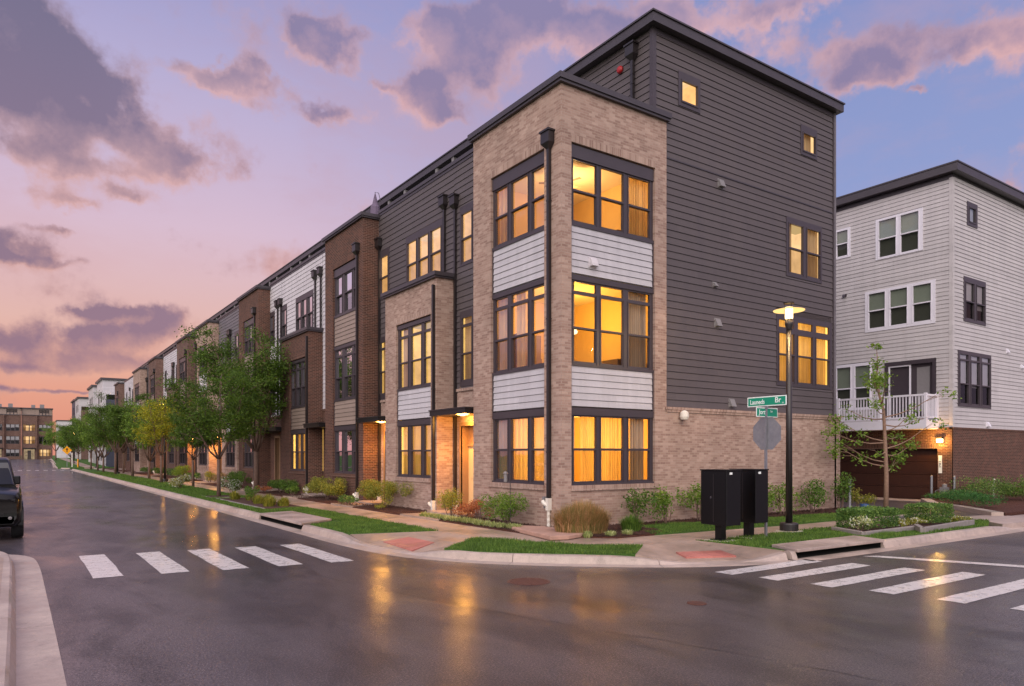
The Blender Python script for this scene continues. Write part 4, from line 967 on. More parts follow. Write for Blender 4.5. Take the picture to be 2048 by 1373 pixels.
kerb('kerb', smooth(chaikin([(.38, 5.2, .15), (.4, 9, .15), (.4, 13, .15), (.4, 16.6, .15), (.28, 18.0, .15), (-.3, 18.7, .15), (-1.4, 19.2, .15), (-2.2, 20.5, .15), (-2.3, 22, .15)], 2)+[(-2.3, 60, .15), (-2.3, 115, .15)], 1.), -1, pan=.38)
kerb('kerb', smooth(chaikin([(6.6, 125.5, .12), (5.2, 126.5, .15), (5.0, 134, .15), (5.6, 150, .15), (6.0, 170, .15), (6.5, 197, .15)], 1), 1), 1, None)

def slab(name, pts, z, mat, zb=None, kind='structure', **k):
    mb = MB(); mb.prism(pts, (min(z) if hasattr(z, '__len__') else z)-.12 if zb is None else zb, z, mat); o = mb.build(name, **k)
    return tag(o, kind=kind)
PX = 6.2+.33+.08+.15
side_outer = [(12.55, 11.0), (13.6, 10.8), (15.5, 10.93), (17.3, 10.9), (20.3, 10.95), (22.4, 11.0), (24.6, 10.9)]
inner = [(24.7, 11.95), (22, 11.9), (17.8, 11.85), (14.4, 12.1), (12.6, 12.2), (11.4, 12.25), (10.6, 13.0), (10.2, 14.4), (10.13, 18.9), (10.1, 115)]
outer = [(8.85, 115), (8.85, 16.1), (8.85, 14.2), (9.7, 12.3), (10.96, 10.95)]
slab('pavement', inner+outer+side_outer, .17, 'pavement concrete', -.1)
def ramp(pts, zs):
    mb = MB(); n = len(pts); mb.raw([(p[0], p[1], z) for p, z in zip(pts, zs)]+[(p[0], p[1], -.1) for p in pts], [tuple(range(n))]+[(i, (i+1) % n, n+(i+1) % n, n+i) for i in range(n)], 'pavement concrete')
    return structure(mb, 'kerb_ramp')
ramp([(6.75, 16.7), (6.76, 15.9), (6.85, 14.7), (7.02, 13.6), (7.3, 13.0), (8.86, 14.25), (8.86, 16.0)], [.155, .03, .012, .03, .155, .172, .172])
ramp([(9.95, 10.15), (10.5, 9.75), (11.2, 9.38), (12.05, 9.05), (12.85, 8.85), (12.62, 11.02), (10.98, 10.97)], [.155, .03, .012, .02, .155, .172, .172])
def pad(c, pts, z, mat, name):
    mb = MB(); mb.prism(pts, -.05, z, mat); o = mb.build(name); return tag(o, kind='structure')
pad(0, [(7.1, 15.55), (7.0, 13.85), (7.86, 14.45), (7.86, 15.75)], [.066, .062, .11, .11], 'tactile red', 'tactile_paving')
pad(0, [(10.95, 9.75), (11.95, 9.33), (12.1, 9.85), (11.15, 10.2)], [.075, .072, .11, .11], 'tactile red', 'tactile_paving')
# beds and soils
slab('mulch_bed', [(10.13, 18.9), (10.2, 14.4), (10.6, 13.0), (11.4, 12.25), (12.6, 12.2), (13.4, 12.6), (13.5, 13.9), (16, 13.68), (19, 13.5), (22, 13.15), (24.7, 12.9), (24.7, 14.5), (11.5, 14.5), (11.5, 115.2), (12.3, 115.2), (12.3, 115.3), (10.1, 115)], .205, 'bark mulch', -.1)
slab('lawn', [(12.6, 12.2), (14.4, 12.1), (17.8, 11.85), (22, 11.9), (24.7, 11.95), (24.9, 12.4), (24.4, 13.1), (22, 13.15), (19, 13.5), (16, 13.68), (13.5, 13.9), (13.4, 12.6)], .195, 'turf', -.1)
slab('mulch_bed', [(XM+.02, 17), (11.4, 17), (11.4, 115.2), (XM+.02, 115.2)], .202, 'bark mulch', -.1)
VA = [(PX, 115), (PX, 23.95), (7.9, 24.4), (7.9, 20.5), (PX, 19.6), (PX, 16.7), (8.86, 16.0), (8.85, 115)]
slab('grass_verge', VA, .165, 'turf', -.1)
CG = [(7.3, 13.0), (7.64, 12.25), (8.2, 11.6), (8.9, 10.95), (9.95, 10.15), (10.98, 10.97), (9.7, 12.3), (8.86, 14.25)]
slab('grass_verge', CG, .165, 'turf', -.1)
VB = [(12.62, 11.02), (12.85, 8.85), (13.1, 9.45), (16.35, 9.4), (16.2, 8.75), (19, 8.72), (21.9, 8.75), (23.3, 9.3), (23.7, 10.3), (22.6, 10.95), (20.3, 10.9), (17.3, 10.88), (15.5, 10.9), (13.6, 10.78)]
slab('grass_verge', VB, .165, 'turf', -.1)
slab('grass_verge', [(22.3, 11.95), (24.2, 11.9), (25.2, 12.9), (24.7, 13.6), (24.7, 12.0)], .22, 'turf', -.1)
# alley, its apron and the neighbour's bed
slab('apron', [(22.8, 8.75), (23.3, 8.7), (45, 8.75), (45, 9.7), (26.2, 9.8), (25.9, 10.3), (24.4, 10.7), (24.6, 11.2), (23.6, 11.3), (23.3, 10.9), (23.75, 10.3), (23.35, 9.3)], .15, 'apron concrete', -.1)
slab('alley', [(24.4, 11.2), (24.4, 10.6), (25.75, 10.2), (27.6, 11.9), (29.4, 13.9), (31.3, 15.2), (31.3, 70), (24.25, 70), (24.25, 13.5), (25.25, 12.9), (24.9, 11.9)], .12, 'wet asphalt', -.1)
slab('apron', [(31.3, 15.0), (32.66, 15.0), (32.66, 70), (31.3, 70)], .14, 'apron concrete', -.1)
slab('apron', [(24.2, 21), (24.3, 21), (24.3, 70), (24.2, 70)], .14, 'apron concrete', -.1)
mb = MB(); pth = [(25.75, 10.2), (27.6, 11.9), (29.4, 13.9), (31.3, 15.05), (31.9, 15.1)]
for a, b in zip(pth, pth[1:]):
    d = Vector((b[0]-a[0], b[1]-a[1])).normalized(); n = Vector((d.y, -d.x))
    mb.prism([a, b, (b[0]+n.x*.35, b[1]+n.y*.35), (a[0]+n.x*.35, a[1]+n.y*.35)], -.05, .26, 'kerb concrete')
structure(mb, 'kerb')
slab('mulch_bed', [(26.0, 9.9), (45, 9.8), (45, 14.4), (32.6, 14.4), (32.6, 14.95), (31.6, 14.8), (29.5, 13.5), (27.8, 11.5)], .24, 'bark mulch', -.1)
slab('ground', [(24.3, 14.5), (24.2, 70), (24.1, 70), (24.1, 14.5)], .15, 'turf', -.1)
# across the cross street and on the far left side
slab('grass_verge', [(5.4, 127), (12.2, 127), (12.2, 204), (7.2, 204), (6.4, 170), (5.7, 140)], [.17+rise(y) for y in (127, 127, 204, 204, 170, 140)], 'turf', -.1)
slab('pavement', [(8.8, 126.3), (10.2, 126.3), (10.2, 200), (8.8, 200)], [.2+rise(y) for y in (126.3, 126.3, 200, 200)], 'pavement concrete', -.1)
slab('pavement', [(-3.2, 5), (-.16, 5), (-.16, 16.6), (-.45, 17.7), (-1.3, 18.6), (-2.6, 20.2), (-3.2, 22)], .154, 'pavement concrete', -.1)
slab('grass_verge', [(-6, 5), (-3.2, 5), (-3.2, 22), (-2.85, 22.4), (-2.85, 115), (-6, 115)], .165, 'turf', -.1)
slab('pavement', [(-8, 5), (-6, 5), (-6, 115), (-8, 115)], .17, 'pavement concrete', -.1)
# front walks crossing the beds
for ya, yb in ((18.95, 20.6), (25.4, 26.7), (31.6, 32.8), (38.1, 39.2), (40.2, 41.3), (51.3, 52.6), (53.2, 54.5), (61.1, 62.3), (72.5, 73.7), (86.9, 88.3), (102.3, 103.5)):
    slab('garden_path', [(10.12, ya-.6), (10.12, yb+.3), (11.6, yb), (12.0, yb), (12.0, ya+.2), (11.6, ya+.1)], .22, 'pavement concrete', -.1)
# storm drain inlets
def inlet(poly, face, label):
    root = thing('storm_drain', (poly[0][0], poly[0][1], 0), label, 'storm drain', 'kerb storm drains')
    mb = MB(); mb.prism(poly, .135, .2, 'apron concrete'); mb.build('cover_slab', root, bevel=.012)
    (ax, ay), (bx, by), (nx, ny) = face
    mb = MB(); dn = .75
    A, B = Vector((ax, ay)), Vector((bx, by)); N = Vector((nx, ny)); C_, D_ = B+N*dn, A+N*dn
    for p, q_ in ((A, D_), (D_, C_), (C_, B)): mb.face([(p.x, p.y, -.5), (q_.x, q_.y, -.5), (q_.x, q_.y, .135), (p.x, p.y, .135)], 'dark void')
    mb.face([(A.x, A.y, .004), (B.x, B.y, .004), (C_.x, C_.y, .0041), (D_.x, D_.y, .0041)], 'dark void')
    mb.build('throat', root)
    mb = MB(); o_ = N*-.4
    mb.prism([(A.x+o_.x, A.y+o_.y), (B.x+o_.x, B.y+o_.y), (B.x, B.y), (A.x, A.y)], -.04, .005, 'kerb concrete'); mb.build('gutter_apron', root)
    return root
inlet([(6.55, 19.7), (6.55, 23.9), (7.75, 24.3), (7.75, 20.6)], ((6.6, 19.72), (6.6, 23.88), (1, 0)), 'kerb storm drain slab on the long street beside the lawn')
inlet([(12.93, 8.6), (16.07, 8.52), (16.3, 9.35), (13.2, 9.4)], ((12.93, 8.67), (16.07, 8.6), (0, 1)), 'kerb storm drain slab beside the black mailboxes')
# markings
def bar(pts, name='crosswalk_stripe'):
    mb = MB(); n = len(pts); zt = .005
    mb.face([(x, y, zt) for x, y in pts], 'road paint'); return structure(mb, name)
rg = random.Random(3)
def jag(x0, x1, y0, y1):
    j = lambda: rg.uniform(-.02, .02); pts = []
    for a, b in (((x0, y0), (x1, y0)), ((x1, y0), (x1, y1)), ((x1, y1), (x0, y1)), ((x0, y1), (x0, y0))):
        for k in range(5): pts.append((a[0]+(b[0]-a[0])*k/5+(j() if k else 0)*.7, a[1]+(b[1]-a[1])*k/5+(j() if k else 0)*.7))
    return pts
for x, y0, y1 in ((1.1, 14.05, 17.33), (2.13, 13.9, 17.15), (3.12, 13.72, 17.02), (4.09, 13.6, 16.9), (5.07, 13.48, 16.8)): bar(jag(x, x+.46, y0, y1))
for y, x0, x1 in ((8.17, 10.3, 13.05), (7.36, 10.45, 13.32), (6.5, 10.62, 13.6), (5.65, 10.85, 13.95), (4.73, 11.0, 14.3), (3.85, 11.15, 14.5), (2.95, 11.3, 14.7), (2.05, 11.4, 14.8)): bar(jag(x0, x1, y-.04, y+.34))
bar([(14.4, 8.1), (14.75, 7.95), (15.75, 5.6), (17.6, 1.0), (17.2, 1.0), (15.4, 5.6)], 'stop_line')
for x in range(6): bar([(.4+x*.95, 113.5), (.85+x*.95, 113.5), (.85+x*.95, 116.5), (.4+x*.95, 116.5)])
def crack(pts, wd, name='road_crack'):
    pts = smooth(pts, .25); mb = MB(); rg2 = random.Random(len(pts)); L, R_ = [], []
    for i, p in enumerate(pts):
        a = pts[max(i-1, 0)]; b = pts[min(i+1, len(pts)-1)]; d = Vector((b[0]-a[0], b[1]-a[1])).normalized(); n = Vector((-d.y, d.x)); o = rg2.uniform(-.03, .03); h = wd*rg2.uniform(.25, 1.1)
        L.append((p[0]+n.x*(o+h), p[1]+n.y*(o+h), .003)); R_.append((p[0]+n.x*(o-h), p[1]+n.y*(o-h), .003))
    for i in range(len(pts)-1): mb.face([L[i], L[i+1], R_[i+1], R_[i]], 'dark sealant')
    return structure(mb, name)
crack([(4.45, 13.2), (4.4, 11.8), (4.9, 9.6), (5.4, 7.6), (6.2, 5.2), (6.9, 2.5)], .012)
crack([(3.3, 60), (3.1, 45), (3.35, 34), (3.2, 22), (3.6, 17.5)], .02)
crack([(4.45, 13.2), (4.0, 13.35)], .03); crack([(9.2, 6.9), (11.5, 5.3), (14, 3.9)], .012)
# manhole covers
def manhole(x, y, r, label):
    mb = MB(); mb.lathe(x, y, [(.001, .008), (r*.97, .008), (r, .004)], 'rust iron', 28); 
    for i in range(-3, 4):
        hw = math.sqrt(max(0, (r*.85)**2-(i*r*.25)**2)); mb.box(x-hw, x+hw, y+i*r*.25-.02, y+i*r*.25+.02, .008, .014, 'rust iron')
    o = mb.build('manhole_cover', loc=(x, y, 0)); tag(o, label, 'manhole cover')
manhole(7.0, 9.62, .36, 'rusty round manhole cover in the wet road near the corner'); manhole(7.91, 6.85, .14, 'small rusty valve cover in the middle of the wet road')

# ------------------------------------------------------------------ grass blades
def inpoly(x, y, P_):
    c = False; n = len(P_)
    for i in range(n):
        (x0, y0), (x1, y1) = P_[i], P_[i-1]
        if (y0 > y) != (y1 > y) and x < (x1-x0)*(y-y0)/(y1-y0)+x0: c = not c
    return c
def blades(name, poly, z, dens, h=.07, wd=.011, seed=1, avoid=(), mat='grass blade', ymax=1e9):
    rg = random.Random(seed); xs = [p[0] for p in poly]; ys_ = [p[1] for p in poly]; y1 = min(max(ys_), ymax)
    x0, x1, y0 = min(xs), max(xs), min(ys_); area = (x1-x0)*(y1-y0); V_ = []; F_ = []
    for _ in range(int(area*dens)):
        x = rg.uniform(x0, x1); y = rg.uniform(y0, y1)
        if not inpoly(x, y, poly) or any(a[0] < x < a[1] and a[2] < y < a[3] for a in avoid): continue
        clump = .75+.45*math.sin(x*3.1+math.sin(y*2.3)*2)*math.sin(y*2.7+x)
        hh = h*rg.uniform(.5, 1.2)*max(.35, clump); a = rg.uniform(0, 6.28); c, s_ = math.cos(a), math.sin(a); l = hh*rg.uniform(.1, .7); b = rg.uniform(0, 6.28)
        i = len(V_); V_ += [(x-c*wd/2, y-s_*wd/2, z-.005), (x+c*wd/2, y+s_*wd/2, z-.005), (x+math.cos(b)*l, y+math.sin(b)*l, z+hh)]; F_.append((i, i+1, i+2))
    mb = MB(); mb.raw(V_, F_, mat); return tag(mb.build(name), kind='stuff')
IN1 = (6.3, 7.8, 19.6, 24.2); IN2 = (12.5, 16.25, 8.3, 9.38)
bedA = (7.25, 8.85, 25.9, 33.5)
blades('grass', CG, .165, 2600, .075, .013, 1)
blades('grass', [(PX, 16.75), (8.84, 16.05), (8.84, 26), (PX, 26)], .165, 1700, .075, .016, 2, (IN1,))
blades('grass', [(PX, 26), (8.84, 26), (8.84, 45), (PX, 45)], .165, 700, .08, .026, 3, (bedA, (7.2, 8.3, 33.9, 35.9)))
blades('grass', [(PX, 45), (8.84, 45), (8.84, 90), (PX, 90)], .165, 170, .09, .05, 4)
blades('grass', VB, .165, 1700, .075, .015, 5, (IN2, (17.0, 19.3, 9.35, 10.7), (18.6, 21.9, 8.95, 10.7)))
blades('grass', [(12.5, 12.25), (14.4, 12.15), (17.8, 11.9), (22, 11.95), (24.7, 12.0), (24.4, 13.1), (22, 13.15), (19, 13.5), (16, 13.68), (13.5, 13.9), (12.9, 12.9)], .195, 1300, .07, .016, 6)
blades('grass', [(21.5, 11.9), (24.3, 11.9), (25.2, 12.8), (24.7, 13.4), (22, 13.2)], .21, 1000, .08, .02, 7)
# bark chips over the near beds
def chips(poly, z, dens, seed):
    rg = random.Random(seed); xs = [p[0] for p in poly]; ys_ = [p[1] for p in poly]; mb = MB(); V_ = []; F_ = []
    for _ in range(int((max(xs)-min(xs))*(max(ys_)-min(ys_))*dens)):
        x = rg.uniform(min(xs), max(xs)); y = rg.uniform(min(ys_), max(ys_))
        if not inpoly(x, y, poly): continue
        a = rg.uniform(0, 3.14); l = rg.uniform(.02, .06); w_ = rg.uniform(.006, .016); c, s_ = math.cos(a), math.sin(a); t_ = rg.uniform(-.012, .03); zz = z+rg.uniform(0, .02)
        i = len(V_); V_ += [(x-c*l-s_*w_, y-s_*l+c*w_, zz), (x-c*l+s_*w_, y-s_*l-c*w_, zz), (x+c*l+s_*w_, y+s_*l-c*w_, zz+t_), (x+c*l-s_*w_, y+s_*l+c*w_, zz+t_)]; F_.append((i, i+1, i+2, i+3))
    mb.raw(V_, F_, 'soil dark'); tag(mb.build('bark_chips'), kind='stuff')
chips([(10.2, 19), (10.2, 14.4), (10.6, 13.0), (11.4, 12.3), (12.6, 12.25), (13.4, 12.8), (13.5, 13.9), (16, 13.7), (19, 13.5), (24.6, 13), (24.6, 14.4), (11.5, 14.4), (11.5, 19)], .205, 500, 1)
chips([(10.2, 21), (11.5, 21), (11.5, 37), (10.2, 37)], .205, 260, 2)

# ------------------------------------------------------------------ plants
def leaf_quads(V_, F_, cx, cy, cz, rg, l, w_, up=.3):
    d = Vector((rg.gauss(0, 1), rg.gauss(0, 1), rg.gauss(up, .8))).normalized(); a = d.cross(Vector((rg.gauss(0, 1), rg.gauss(0, 1), rg.gauss(0, 1)))).normalized()
    i = len(V_); c = Vector((cx, cy, cz))
    V_ += [tuple(c-d*l*.5), tuple(c+a*w_*.5), tuple(c+d*l*.5), tuple(c-a*w_*.5)]; F_.append((i, i+1, i+2, i+3))
def shrub(label, x, y, rx, ry, h, mat='shrub leaf', n=900, leaf=.05, z=.2, name='shrub', cat='shrub', group=None, seed=0, squash=1., boxy=False, flowers=0, bare=.25, bark='bark'):
    rg = random.Random(seed or int(x*131+y*17)); root = thing(name, (x, y, z), label, cat, group)
    V_, F_ = [], []; nl = 9+int(9*max(0, ry/rx-1.4)); lr = (.35, .6) if ry < 1.8*rx else (.3, .45)
    lob = [(rg.uniform(-.6, .6), rg.uniform(-.75, .75), rg.uniform(.35, .8), rg.uniform(*lr)) for _ in range(nl)]
    fl = MB(); FV, FF = [], []
    for k in range(n):
        if boxy:
            u, v, q_ = rg.uniform(-1, 1), rg.uniform(-1, 1), rg.random(); 
            f_ = rg.random()
            if f_ < .45: q_ = 1+rg.gauss(0, .04)
            elif f_ < .75: v = rg.choice((-1, 1))*(1+rg.gauss(0, .05))
            else: u = rg.choice((-1, 1))*(1+rg.gauss(0, .05))
            px, py, pz = x+u*rx, y+v*ry, z+h*(bare*.5+(1-bare*.5)*q_)
        else:
            L_ = rg.choice(lob); d = Vector((rg.gauss(0, 1), rg.gauss(0, 1), rg.gauss(0, 1))).normalized()*(L_[3]*rg.uniform(.55, 1.05))
            px, py, pz = x+(L_[0]+d.x)*rx, y+L_[1]*ry+d.y*max(rx, ry*.4), z+max(.04, (L_[2]+d.z*.55)*h)
            if pz > z+h*1.08: pz = z+h*rg.uniform(.85, 1.05)
        leaf_quads(V_, F_, px, py, pz, rg, leaf*rg.uniform(.7, 1.3), leaf*rg.uniform(.35, .6))
        if flowers and rg.random() < flowers: leaf_quads(FV, FF, px, py, pz+.01, rg, leaf*.9, leaf*.8, 1)
    mb = MB(); mb.raw(V_, F_, mat); mb.build('foliage', root)
    if FV: fl.raw(FV, FF, 'white flower'); tag(fl.build('flowers', root), kind='stuff')
    st = MB()
    for k in range(6):
        a = rg.uniform(0, 6.28); r_ = rg.uniform(.2, .7); b = (x+math.cos(a)*rx*r_, y+math.sin(a)*ry*r_, z+h*rg.uniform(.55, .85))
        o = (x+math.cos(a)*rx*.12, y+math.sin(a)*ry*.12, z-.02); mid = tuple((o[i]+b[i])/2+rg.uniform(-.04, .04) for i in range(3)); st.tube([o, mid, b], [.014, .01, .005], bark, 5)
    st.build('stems', root)
    return root
def tuft(label, x, y, r, h, mat, n, z=.2, lean=.5, wd=.012, name='ornamental_grass', cat='ornamental grass', group=None, seed=0, rx=None, stiff=.5):
    rg = random.Random(seed or int(x*77+y*31)); V_, F_ = [], []
    for _ in range(n):
        a = rg.uniform(0, 6.28); rr = r*math.sqrt(rg.random())*.6; sx = (rx or r)/r
        bx, by = x+math.cos(a)*rr*sx, y+math.sin(a)*rr; hh = h*rg.uniform(.6, 1.08)*(1-.38*(rr/(r*.6))**2); a2 = a+rg.uniform(-.9, .9); l = lean*h*rg.uniform(.0, .45)*(.4+1.4*rr/(r*.6))
        w_ = wd*rg.uniform(.6, 1.2); c, s_ = -math.sin(a2)*w_/2, math.cos(a2)*w_/2; ox, oy = math.cos(a2)*l, math.sin(a2)*l; i = len(V_)
        dr = rg.uniform(0, .25)*hh*lean
        V_ += [(bx-c, by-s_, z-.02), (bx+c, by+s_, z-.02), (bx+ox*.3+c, by+oy*.3+s_, z+hh*.6), (bx+ox*.3-c, by+oy*.3-s_, z+hh*.6), (bx+ox, by+oy, z+hh-dr)]
        F_ += [(i, i+1, i+2, i+3), (i+3, i+2, i+4)]
    mb = MB(); mb.raw(V_, F_, mat); o = mb.build(name, loc=(x, y, z)); return tag(o, label, cat, group)

# along the brick side wall
SG = 'loose green shrubs along the brick side wall'
shrub('loose green shrub by the brick wall, right of the ornamental grass', 13.75, 13.9, .5, .4, 1.05, 'shrub leaf', 800, .085, name='shrub', group=SG)
shrub('loose green shrub by the brick wall below the side window', 14.85, 13.9, .5, .4, 1.1, 'fresh leaf', 750, .085, group=SG)
shrub('loose green shrub by the brick wall, left of the mailboxes', 16.1, 13.9, .6, .4, 1.15, 'fresh leaf', 900, .085, group=SG)
shrub('green shrub half hidden behind the black mailboxes', 17.3, 13.9, .5, .4, 1.2, 'shrub leaf', 800, .085, group=SG)
shrub('green shrub seen between mailbox and lamp post', 18.9, 13.85, .6, .4, 1.1, 'fresh leaf', 900, .085, group=SG)
shrub('green shrub just right of the lamp post by the wall', 20.0, 13.85, .6, .4, 1.1, 'fresh leaf', 900, .085, group=SG)
shrub('round green shrub by the far end of the brick side wall', 21.6, 13.8, .68, .42, 1.18, 'shrub leaf', 1100, .085, group=SG)
shrub('last dark green shrub at the brick side wall corner', 23.2, 13.8, .6, .42, 1.25, 'shrub leaf', 1000, .085, group=SG)
shrub('small yellow bush beside the alley post', 24.2, 13.7, .42, .4, .7, 'yellow shrub leaf', 900, .07)
# corner bed
tuft('broad straw coloured ornamental grass clump at the house corner', 11.25, 13.3, .68, .88, 'straw blade', 6500, .2, .55, .012, rx=1.15)
tuft('small pale green grass clump right of the straw coloured grass', 12.6, 13.0, .35, .5, 'grass blade', 900, .2, .7, .012)
for i, (x, y) in enumerate(((11.5, 12.55), (10.95, 12.75), (12.0, 12.5))):
    tuft(('low yellow leafy tuft in mulch before the straw grass, middle', 'low yellow leafy tuft beside the stone slab', 'low yellow leafy tuft nearest the side lawn')[i], x, y, .2, .16, 'variegated leaf', 160, .2, 1.1, .018, 'lilyturf', 'lilyturf', 'low tufts at the corner bed')
shrub('bright green rounded shrub below the corner house front window', 11.0, 16.2, .55, .95, .85, 'fresh leaf', 3600, .055)
shrub('small green shrub with red leaves under the front window', 11.0, 17.6, .42, .55, .6, 'red shrub leaf', 1400, .05)
shrub('green and red shrub near the lit doorway', 11.0, 18.4, .4, .45, .5, 'red shrub leaf', 700, .05)
shrub('rounded yellow green shrub beside the lit doorway', 11.0, 19.2, .55, .65, .85, 'yellow shrub leaf', 2800, .05)
rg = random.Random(9)
for i in range(17):
    y = 14.9+i*.3; tuft('low yellow green lilyturf tuft in the row edging the corner bed', 10.36+.03*math.sin(i)+(.12 if i < 2 else 0), y, .2, .2, 'variegated leaf', 170, .2, 1.2, .018, 'lilyturf', 'lilyturf', 'lilyturf row edging the corner bed')
# hedges of the following gardens
shrub('long yellow green bush below the second house window', 10.95, 23.9, .55, 2.1, 1.0, 'yellow shrub leaf', 9000, .055)
shrub('low dark green bush edging the second house bed', 10.35, 25.7, .3, .8, .4, 'dark hedge leaf', 1200, .05)
shrub('small yellow tuft bush in mulch of the second garden', 10.4, 23.0, .22, .3, .22, 'yellow shrub leaf', 300, .05)
shrub('long yellow green bush below the third house window', 10.95, 29.8, .55, 2.1, 1.0, 'yellow shrub leaf', 8000, .06)
shrub('small round green bush beside the third house path', 10.6, 33.2, .35, .4, .45, 'fresh leaf', 600, .06)
shrub('low dark green hedge below the fourth house window', 11.0, 36.0, .55, 2.1, .7, 'shrub leaf', 5000, .06)
shrub('reddish low bush in front of the fourth house hedge', 10.4, 37.0, .3, 1.2, .35, 'red shrub leaf', 900, .06)
shrub('large round dark green bush before the fifth house', 11.0, 44.3, .6, 1.4, 1.0, 'shrub leaf', 3200, .07)
shrub('orange brown grassy bush before the sixth house', 11.0, 49.5, .5, 1.3, .75, 'straw blade', 1500, .08)
shrub('pale dry grassy bush left of the orange bush', 11.0, 52.3, .5, .7, .75, 'yellow shrub leaf', 1000, .08)
shrub('dark low bush before the seventh house', 11.0, 57.0, .5, 1.2, .6, 'dark hedge leaf', 1200, .08)
shrub('bright green round bush by the far lit porch', 10.9, 61.5, .7, 1.3, 1.1, 'fresh leaf', 1800, .09)
shrub('dark hedge before the brown brick eighth house', 11.0, 66, .6, 2.2, .8, 'dark hedge leaf', 1800, .09)
shrub('low green bush far down the row', 11.0, 73, .6, 2, .8, 'shrub leaf', 1200, .1)
shrub('low dark bush near the end of the row', 11.0, 81, .6, 2, .7, 'dark hedge leaf', 1000, .1)
# verge plantings
VG = 'plantings in the grass verge'
def edging(pts, z0, z1, wd, name, label):
    mb = MB()
    for a, b in zip(pts, pts[1:]):
        d = Vector((b[0]-a[0], b[1]-a[1])).normalized(); n = Vector((-d.y, d.x))*wd/2
        mb.prism([(a[0]-n.x, a[1]-n.y), (b[0]-n.x, b[1]-n.y), (b[0]+n.x, b[1]+n.y), (a[0]+n.x, a[1]+n.y)], z0, z1, 'paver stone')
    o = mb.build(name, loc=(pts[0][0], pts[0][1], z0), bevel=.012); tag(o, label, 'stone edging', 'stone bed edgings')
slab('mulch_bed', [(7.3, 26.0), (8.8, 26.3), (8.8, 33.4), (7.4, 33.2)], .18, 'soil dark', -.1)
edging([(7.3, 26.0), (7.3, 33.2)], .1, .2, .1, 'stone_edging', 'stone edging of the long planting bed in the left verge')
shrub('dark green upright bush in the verge bed', 7.9, 30.0, .3, .35, .65, 'shrub leaf', 900, .06, group=VG)
for i, (x, y) in enumerate(((7.8, 27.2), (8.1, 28.0), (7.9, 28.9), (8.2, 31.2), (7.8, 32.2), (8.3, 27.0), (8.4, 29.4))):
    tuft('yellow green flowering tuft in the long verge bed', x, y, .3, .42, 'yellow shrub leaf', 260, .18, .8, .03, 'perennial', 'perennial', 'tufts in the long verge bed')
shrub('white flowering shrub at the start of the verge bed by the pavement', 8.9, 37.3, .5, .6, .75, 'shrub leaf', 1400, .07, flowers=.25, group=VG)
shrub('white flowering shrub below the far lamp post', 7.8, 44.6, .6, .9, .9, 'yellow shrub leaf', 1800, .08, flowers=.3, group=VG)
slab('mulch_bed', [(7.2, 33.9), (8.3, 33.9), (8.3, 35.9), (7.2, 35.9)], .18, 'soil dark', -.1)
edging([(7.2, 35.9), (7.2, 33.9), (8.3, 33.9)], .1, .2, .1, 'stone_edging', 'stone edging around the nearest street tree')
# side street planter
slab('mulch_bed', [(17.2, 10.6), (16.75, 9.4), (19.3, 9.42), (18.6, 8.95), (21.6, 9.1), (21.8, 9.6), (20.4, 10.65)], .18, 'soil dark', -.1)
edging([(17.24, 10.45), (16.68, 9.33), (19.38, 9.38)], .1, .26, .12, 'stone_edging', 'low stone edging before the left clipped hedge')
edging([(19.3, 9.4), (18.5, 8.85), (21.9, 9.15)], .1, .3, .12, 'stone_edging', 'low stone edging before the right clipped hedge')
edging([(20.2, 10.7), (22.0, 10.8)], .1, .32, .12, 'stone_edging', 'short stone edging behind the clipped hedges')
shrub('clipped green hedge by the road, left one', 18.05, 10.0, .75, .4, .5, 'dark hedge leaf', 5600, .06, name='hedge', cat='hedge', boxy=True, group='clipped hedges by the road')
shrub('clipped green hedge, right one by the road', 20.95, 9.85, .62, .36, .5, 'dark hedge leaf', 5200, .06, name='hedge', cat='hedge', boxy=True, group='clipped hedges by the road')
for i, (x, y, f_) in enumerate(((17.25, 9.75, .22), (18.9, 9.75, .12), (19.35, 9.7, .1), (19.8, 9.6, .1), (21.6, 9.35, .1))):
    shrub(('white flowering bush at the left end of the hedge', 'low yellow green plant between the hedges, left', 'low yellow green plant between the hedges, middle', 'low yellow green plant between the hedges, right', 'low plant right of the right hedge')[i],
          x, y, .3, .25, (.4, .22, .25, .22, .2)[i], 'variegated leaf' if i == 0 else 'yellow shrub leaf', 600, .05, flowers=f_, group='low plants between the clipped hedges')
# neighbour's bed
NG = 'green mounds below the pale neighbour'
shrub('bright green mound shrub below the neighbour brick wall, nearest the road', 27.9, 11.4, .9, .6, .5, 'green mound leaf', 2200, .06, group=NG, z=.24)
shrub('bright green mound shrub left of the nearest one', 29.2, 12.6, 1.0, .6, .6, 'green mound leaf', 2200, .06, group=NG, z=.24)
shrub('dark green mound at the neighbour house corner', 31.2, 13.7, .8, .5, .5, 'dark hedge leaf', 1500, .06, group=NG, z=.24)
shrub('low green plant at the foot of the gas meter posts', 31.9, 14.6, .7, .3, .3, 'green mound leaf', 1000, .06, group=NG, z=.24)
shrub('tall dark bush along the neighbour wall', 32.6, 13.0, 1.6, .6, .95, 'dark hedge leaf', 3000, .07, group=NG, z=.24)
shrub('green bush at the right picture edge below the neighbour wall', 34.0, 12.2, 1.6, .7, .8, 'shrub leaf', 2600, .07, group=NG, z=.24)
shrub('dark bush beyond the right picture edge by the neighbour wall', 37.0, 12.5, 1.6, .7, 1.0, 'dark hedge leaf', 1800, .08, group=NG, z=.24)
# flagstone
mb = MB(); mb.prism([(9.85, 12.72), (10.3, 12.62), (10.95, 12.85), (11.2, 13.7), (11.15, 14.7), (10.75, 15.15), (10.3, 14.9)], .18, [.285, .28, .27, .27, .275, .28, .285], 'sandstone')
tag(mb.build('flagstone', loc=(10.5, 13.9, .18), bevel=.02), 'flat reddish sandstone slab at the corner bed edge', 'flagstone')

